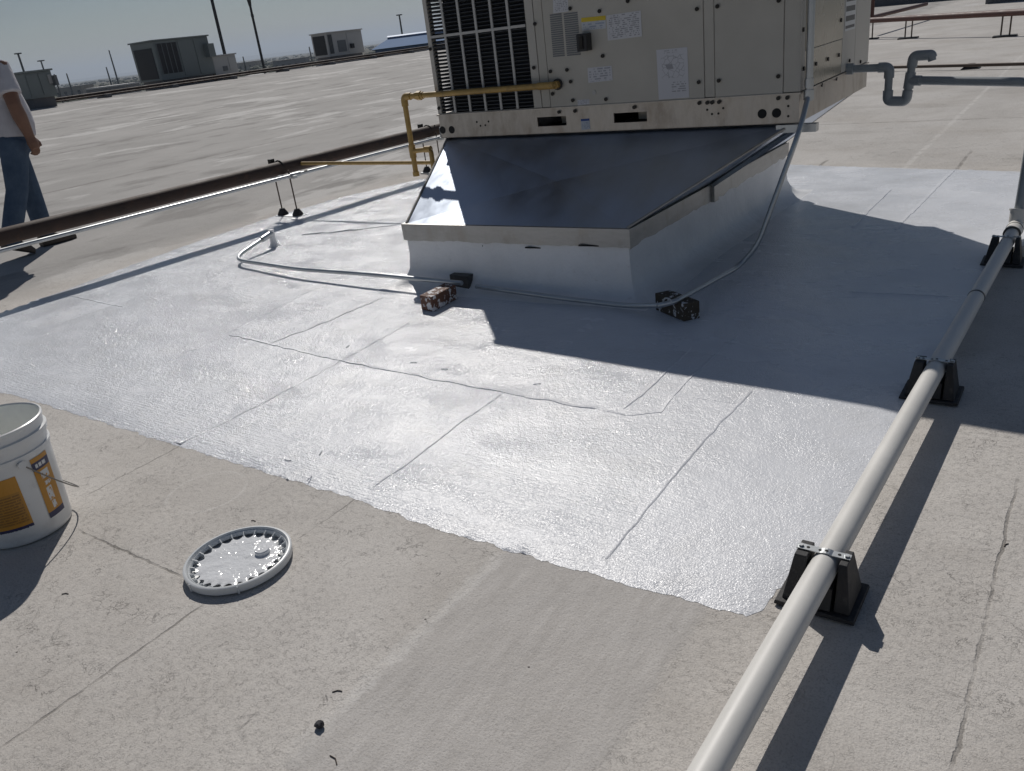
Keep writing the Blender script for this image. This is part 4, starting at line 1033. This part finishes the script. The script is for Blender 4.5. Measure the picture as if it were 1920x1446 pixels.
# ================================================================== BACKGROUND ROOFTOP EQUIPMENT (left, beyond the ridge)
def upx(x, y, u): p_ = atu(x, y, u); return p_.y, p_.z
def far_unit(name, u, xl, xr, yt, yb, depth, mat, label, feats, cat='air conditioner', group=None, sides=()):
    """box whose near face lies on x=u; left/right px columns and top/bottom px rows at mid"""
    v0 = upx(xl, (yt+yb)/2, u)[0]; v1 = upx(xr, (yt+yb)/2, u)[0]; xm = (xl+xr)/2
    z1 = upx(xm, yt, u)[1]; z0 = upx(xm, yb, u)[1]; zr = roof_z(u)
    t = thing(name, (u-depth/2, (v0+v1)/2, zr), label, cat, group)
    m = MB(); m.box((u-depth, v0, z0), (u, v1, z1)); m.build('cabinet', M[mat], t, bevel=.02)
    m = MB(); m.box((u-depth-.06, v0-.06, z1+.001), (u+.06, v1+.06, z1+.06)); m.build('top_cover', M[mat], t)
    m = MB(); m.box((u-depth+.1, v0+.1, zr-.02), (u-.1, v1-.1, z0-.001)); m.build('curb', M['parapet'], t)
    for nm, fx0, fx1, fy0, fy1, mt, lift in feats:   # fractions of the near face
        m = MB(); va = v0+(v1-v0)*fx0; vb = v0+(v1-v0)*fx1; za = z1+(z0-z1)*fy1; zb2 = z1+(z0-z1)*fy0
        if lift >= 0: m.box((u+.002, va, za), (u+.004+lift, vb, zb2))
        else: m.box((u+.002, va, za), (u+.012, vb, zb2))
        fo_ = m.build(nm, M[mt], t)
        if nm == 'coil_panel':
            kk = max(3, int((vb-va)/.22))
            for i in range(kk+1):
                m = MB(); vv = va + (vb-va)*i/kk; m.box((u+.013, vv-.02, za), (u+.03, vv+.02, zb2)); m.build('coil_bar', M['hvacmid'], fo_)
    for fy0, fy1, fz0, fz1, mt in sides:             # features of the end face at v0
        m = MB(); m.box((u-depth*fy1, v0-.02, z1+(z0-z1)*fz1), (u-depth*fy0, v0-.002, z1+(z0-z1)*fz0)); m.build('end_bay', M[mt], t)
    return t
far_unit('far_air_conditioner', -33.5, 293, 398, 72, 146, 1.75, 'hvac', 'big grey rooftop unit with a dark open bay beyond the ridge', [('coil_panel', .05, .40, .07, .84, 'hvacdark', -1), ('access_panel', .43, .70, .05, .95, 'hvac', .02), ('access_panel', .72, .985, .05, .95, 'hvac', .02), ('hood', .88, 1.0, .20, .55, 'hvac', .35)], sides=[(.10, .90, .16, .94, 'hvacdark')])
far_unit('far_air_conditioner', -33.8, 614, 681, 59, 103, 1.2, 'hvacw', 'pale rooftop unit with two dark coil panels behind the ridge pipe', [('coil_panel', .03, .13, .06, .88, 'hvacdark', -1), ('control_panel', .27, .50, .35, .85, 'hvacmid', .02), ('access_panel', .55, .97, .08, .9, 'hvacw', .02), ('service_box', .60, .68, .55, .75, 'hvacdark', .15)], sides=[(.12, .9, .08, .9, 'hvacdark')])
far_unit('far_air_conditioner', -30.0, 50, 103, 134, 184, 1.6, 'hvac', 'smaller grey rooftop unit seen past the walking person', [('access_panel', .05, .45, .08, .9, 'hvac', .02), ('access_panel', .50, .78, .08, .9, 'hvac', .02), ('control_panel', .82, .95, .15, .5, 'hvacw', .02), ('hood', .95, 1.06, .2, .6, 'hvacmid', .2)])
far_unit('equipment_box', -33.6, 401, 445, 104, 140, 1.3, 'hvacw', 'low white equipment box next to the big grey rooftop unit', [('access_panel', .35, .55, .55, .80, 'hvacmid', .02), ('access_panel', .65, .95, .12, .8, 'hvacw', .02)], 'equipment box')
# rusty pipe along the ridge
q0 = atu(100, 194, -31.0); q1 = atu(795, 92, -31.0)
rp = thing('ridge_pipe', ((q0+q1)/2).xy.to_3d() + Vector((0, 0, roof_z(-31))), 'thin rusty pipe lying along the roof ridge on low sleepers', 'pipe')
zr = roof_z(-31)
m = MB(); m.tube([(-31.3, q0.y-6, zr+.19), (-31.3, q1.y+8, zr+.19)], .055, 10); m.build('pipe', M['rust'], rp, smooth=True)
m = MB(); m.tube([(-31.1, q0.y-6, zr+.11), (-31.1, q1.y+8, zr+.11)], .03, 8); m.build('pipe', M['rust'], rp, smooth=True)
v = q0.y - 4
while v < q1.y + 8:
    m = MB(); m.box((-31.6, v-.09, zr-.02), (-30.8, v+.09, zr+.135)); m.build('sleeper', M['parapet'], rp); v += 3.1
# raised expansion joint curbs and blocks on the ridge
for xa, xb, yy, hh, nm, mt, lab in ((600, 690, 110, .16, 'ridge_curb', 'parapetw', 'pale low curb along the ridge below the white unit'), (690, 717, 108, .22, 'wood_sleeper', 'rust', 'dark wooden sleeper on the ridge right of the pale unit'), (718, 800, 100, .16, 'ridge_curb', 'parapetw', 'pale low curb along the ridge below the blue roof')):
    va = upx(xa, yy, -31.8)[0]; vb = upx(xb, yy, -31.8)[0]; zr2 = roof_z(-31.8)
    m = MB(); m.box((-32.2, va, zr2-.03), (-31.75, vb, zr2+hh)); tag(m.build(nm, M[mt], bevel=.01), lab, 'curb' if nm == 'ridge_curb' else 'sleeper')

# ================================================================== FAR RIGHT OF THE ROOF
# thin conduit on a small block behind the trap
a = atz(1600, 128, .06); b = atz(1960, 119, .06)
tc = thing('thin_conduit', ((a+b)/2).xy.to_3d(), 'thin dark conduit crossing the roof behind the drain trap', 'conduit')
m = MB(); m.tube([a + (a-b), a, b, b + (b-a)], .022, 8); m.build('conduit', M['rod'], tc)
q = atz(1820, 129, 0); m = MB(); m.hexa([(q.x-.12, q.y-.10, .001), (q.x+.12, q.y-.10, .001), (q.x+.12, q.y+.10, .001), (q.x-.12, q.y+.10, .001)], [(q.x-.04, q.y-.05, .07), (q.x+.04, q.y-.05, .07), (q.x+.04, q.y+.05, .07), (q.x-.04, q.y+.05, .07)]); m.build('conduit_block', M['rubber'], tc)
# red sprinkler-like pipe on rod trestles
r0 = atz(1600, 40, .42); r1 = atz(1990, 19, .42)
red = thing('red_pipe', ((r0+r1)/2).xy.to_3d(), 'red oxide pipe on slim rod trestles far across the roof to the right', 'pipe')
m = MB(); m.tube([r0, r1], .06, 10); m.build('pipe', M['red'], red, smooth=True)
r2 = atz(1630, 34, .42); r3 = atz(1716, 13, .42); m = MB(); m.tube([r2, r3 + (r3-r2)*.3], .05, 10); m.build('branch_pipe', M['red'], red, smooth=True)
r4 = atz(1634, 36, .42); m = MB(); m.tube([Vector((r4.x, r4.y, .42)), Vector((r4.x, r4.y, 1.25))], .055, 10); m.build('riser', M['red'], red, smooth=True)
for k in (.11, .34, .80):
    q = r0.lerp(r1, k)
    for s in (-.11, .11):
        m = MB(); dd = (r1-r0).normalized(); c = q + dd*s; m.tube([Vector((c.x, c.y, .002)), Vector((c.x, c.y, .46))], .015, 6); m.build('rod', M['rod'], red)
    m = MB(); c = q; m.box((c.x-.2, c.y-.12, .001), (c.x+.2, c.y+.12, .03)); m.build('trestle_base', M['rubber'], red)
# far parapet (its near side in shade) and a blue-grey unit by it
e0_, e1_ = atz(1560, 20, 0), atz(2000, 2, 0)
yb_ = 43.0
par = thing('parapet', (-10, yb_, 0), 'dark parapet wall closing the far edge of the roof', 'parapet')
m = MB(); m.box((-30, yb_, -.05), (9, yb_+.4, 1.05)); m.build('wall', M['parapet'], par); m = MB(); m.box((-30, yb_-.08, 1.051), (9, yb_+.5, 1.13)); m.build('coping', M['parapet'], par)
q = atz(1842, 9, 0); fx = thing('far_air_conditioner', (q.x+1.6, q.y+.9, 0), 'blue grey rooftop unit at the far right of the roof', 'air conditioner')
m = MB(); m.box((q.x, q.y, .25), (q.x+3.4, q.y+1.9, 1.9)); m.build('cabinet', M['bluewall'], fx, bevel=.02); m = MB(); m.box((q.x+.08, q.y+.08, -.01), (q.x+3.3, q.y+1.8, .249)); m.build('curb', M['parapet'], fx)
m = MB(); m.box((q.x+.3, q.y-.02, .5), (q.x+1.4, q.y-.002, 1.7)); m.build('coil_panel', M['hvacdark'], fx)

# ================================================================== POLES AND THE FAR PLAIN
def at_dist(x, y, D):
    d = ray(x, y); k = D / math.hypot(d.x, d.y); return CAM + d*k
def light_pole(pxb, pxt, D, r0, r1, label, head=None, mat='pole', group=None, name='light_pole'):
    b = at_dist(*pxb, D); t_ = at_dist(*pxt, D); base = Vector((b.x, b.y, -8.4)); topz = t_.z
    o = thing(name, base, label, 'pole' if name == 'light_pole' else 'mast', group)
    m = MB(); m.tube([base, Vector((b.x, b.y, topz))], r0, 10, True, [r0, r1]); m.build('shaft', M[mat], o, smooth=True)
    m = MB(); m.lathe([(r0*1.9, 0), (r0*1.9, .08), (r0*1.2, .12), (r0, .2)], base, 12); m.build('base_flange', M[mat], o)
    if head == 'cap':
        m = MB(); m.tube([Vector((b.x, b.y, topz-.05)), Vector((b.x, b.y, topz+.35))], r1*1.7, 10, True, [r1*1.2, r1*1.8]); m.build('lamp_head', M[mat], o)
        m = MB(); m.tube([Vector((b.x, b.y, topz-.75)), Vector((b.x, b.y, topz-.55))], r1*1.25, 10); m.build('collar', M[mat], o)
    elif head == 'ring':
        for k in range(6):
            a = k*math.pi/3; c = Vector((b.x+math.cos(a)*D*.0022, b.y+math.sin(a)*D*.0022, topz)); w = D*.0009
            m = MB(); m.box((c.x-w, c.y-w, c.z-w*.8), (c.x+w, c.y+w, c.z+w*.4)); m.build('lamp_head', M[mat], o)
        m = MB(); m.tube([Vector((b.x+math.cos(i*math.pi/6)*D*.002, b.y+math.sin(i*math.pi/6)*D*.002, topz)) for i in range(13)], D*.0003, 5); m.build('lamp_ring', M[mat], o)
    return o
light_pole((421, 100), (392, -45), 62, .14, .10, 'tall dark pole rising behind the white equipment box', 'cap')
light_pole((495, 128), (470, 10), 64, .13, .08, 'tall dark tapered pole with small cap between the grey and pale units', 'cap')
light_pole((45, 135), (36, 100), 240, .35, .22, 'high lamp mast nearest the walking person', 'ring', 'mast', name='light_mast')
light_pole((82, 131), (75, 114), 420, .45, .3, 'small distant lamp mast over the smaller grey unit', 'ring', 'mast', name='light_mast')
light_pole((755, 70), (748, 28), 230, .30, .20, 'high lamp mast above the blue roof', 'ring', 'mast', name='light_mast')
for pb_, pt_, D, lab in (((218, 142), (206, 94), 520, 'slender radio tower left of the big grey unit'), ((205, 146), (199, 126), 420, 'short thin mast beside the slender radio tower'), ((108, 160), (102, 139), 300, 'thin mast just right of the smaller grey unit'), ((130, 155), (124, 138), 380, 'thin mast between the smaller grey unit and the radio tower'), ((582, 100), (579, 88), 300, 'short mast left of the pale rooftop unit'), ((459, 122), (457, 106), 260, 'short mast right of the white equipment box')):
    light_pole(pb_, pt_, D, D*.0011, D*.0006, lab, None, 'mast', name='radio_mast')
# far buildings
def far_building(px, D, w, d, h, wall, roofm, label, name='warehouse', yaw=.65):
    b = at_dist(*px, D); base = Vector((b.x, b.y, -8.4)); t = thing(name, base, label, 'building')
    Rz = Matrix.Rotation(yaw, 3, 'Z')
    fn = lambda x, y, z: base + Rz @ Vector((x, y, z))
    m = MB(); m.box((-w/2, -d/2, 0), (w/2, d/2, h), fn); m.build('wall', M[wall], t)
    m = MB(); m.box((-w/2-.3, -d/2-.3, h+.01), (w/2+.3, d/2+.3, h+.5), fn); m.build('roof', M[roofm], t)
    for i in range(5):
        m = MB(); x = -w/2 + w*(i+.5)/5; m.box((x-w*.04, -d/2-.06, h*.15), (x+w*.04, -d/2-.01, h*.6), fn); m.build('loading_door', M['hvacdark'], t)
    return t
far_building((210, 155), 330, 13, 14, 6.4, 'bldgg', 'bldgw', 'long low warehouse with a white roof on the plain left of the big grey unit')
far_building((160, 166), 190, 12, 10, 4.6, 'bldgt', 'bldgt', 'tan low shed nearer than the white roofed warehouse')
far_building((479, 125), 220, 4, 5, 5.6, 'bldgg', 'bldgw', 'small white roofed shed behind the tall tapered pole')
far_building((545, 108), 620, 22, 16, 6, 'bldgg', 'bldgg', 'grey warehouse on the plain between tapered pole and pale unit')
far_building((130, 158), 700, 24, 20, 6, 'bldgt', 'bldgg', 'far grey roofed warehouse right of the smaller grey unit')
far_building((462, 113), 900, 24, 20, 7, 'bldgt', 'bldgw', 'distant pale warehouse near the tall tapered pole')
# blue roofed hall
bl = at_dist(704, 98, 120); br_ = at_dist(860, 78, 120); tz = at_dist(712, 75, 120).z; tz2 = at_dist(800, 66, 120).z
hall = thing('blue_hall', Vector((bl.x, bl.y, -8.4)), 'large hall with a sloping blue metal roof beyond the roof ridge', 'building')
dv = (br_ - bl); dv.z = 0; dv.normalize(); ln = (br_-bl).length*1.4; dn = Vector((-dv.y, dv.x, 0))
if dn.dot(bl - CAM) < 0: dn = -dn
b0 = Vector((bl.x, bl.y, 0)); ez = bl.z + .3
def hp_(s, t_, z): q = b0 + dv*s + dn*t_; return Vector((q.x, q.y, z))
m = MB(); m.hexa([hp_(0, 0, -8.4), hp_(ln, 0, -8.4), hp_(ln, 30, -8.4), hp_(0, 30, -8.4)], [hp_(0, 0, ez), hp_(ln, 0, ez), hp_(ln, 30, ez), hp_(0, 30, ez)]); m.build('wall', M['bluewall'], hall)
m = MB(); m.v = [hp_(-.5, -.5, ez+.02), hp_(ln+.5, -.5, ez+.02), hp_(ln+.5, 30.5, ez+.02), hp_(-.5, 30.5, ez+.02), hp_(1.6, 9, tz), hp_(ln-1, 9, tz), hp_(ln-1, 21, tz), hp_(1.6, 21, tz)]
m.f = [(0,1,5,4), (1,2,6,5), (2,3,7,6), (3,0,4,7), (4,5,6,7), (0,3,2,1)]; m.build('roof', M['bluewall'], hall)
m = MB(); m.tube([hp_(1.6, 9, tz+.05), hp_(ln-1, 9, tz+.05)], .35, 6); m.build('ridge_cap', M['blueroof'], hall)
# scrub and trees on the plain: uncountable, one object
m = MB(); rnd = random.Random(3)
for i in range(2600):
    D = 90*math.exp(rnd.random()*3.7); a = rnd.uniform(-.25, 1.0)*1.0
    px = rnd.uniform(-250, 900); d = ray(px, 120); h = math.atan2(d.y, d.x); c = Vector((CAM.x + math.cos(h)*D, CAM.y + math.sin(h)*D, -8.4))
    if noise.noise(Vector((c.x*.006, c.y*.006, 0))) < -.12 + .0*a: continue
    s = rnd.uniform(1.2, 3.0)*(1 + D/9000); m.ico((c.x, c.y, c.z + s*.6), s, 1, (1.3, 1.3, .8), .6)
tr = m.build('far_scrub', M['tree']); tr['kind'] = 'stuff'; tr['label'] = 'dark scrub and trees scattered over the hazy plain'
# low hills on the horizon
m = MB(); k = 80
for i in range(k):
    px = -900 + 3400*i/(k-1); d = ray(px, 100); h = math.atan2(d.y, d.x); D = 14000
    hh = 22 + 60*max(0, noise.noise(Vector((i*.11, 3.3, 0)))+.15) + 8*noise.noise(Vector((i*.5, 1, 0)))
    m.v += [Vector((math.cos(h)*D, math.sin(h)*D, -20)), Vector((math.cos(h)*(D+900), math.sin(h)*(D+900), hh)), Vector((math.cos(h)*(D+2500), math.sin(h)*(D+2500), -20))]
for i in range(k-1):
    for j in range(2): m.f.append((i*3+j, (i+1)*3+j, (i+1)*3+j+1, i*3+j+1))
structure(m.build('hills', M['hill'], smooth=True))
# haze: still, pale air over the whole plain
hz = NT('pale_haze'); hz.t.nodes.remove(hz.b); pvn = hz.n('ShaderNodeVolumePrincipled'); pvn.inputs['Color'].default_value = (.74, .85, 1.0, 1); pvn.inputs['Density'].default_value = .00015; pvn.inputs['Anisotropy'].default_value = .2
hz.l(pvn.outputs[0], hz.out.inputs['Volume'])
m = MB(); m.box((-19000, -19000, -30), (19000, 19000, 260)); ho = m.build('haze', hz.m); ho['kind'] = 'stuff'; ho['label'] = 'pale haze in the air over the plain'
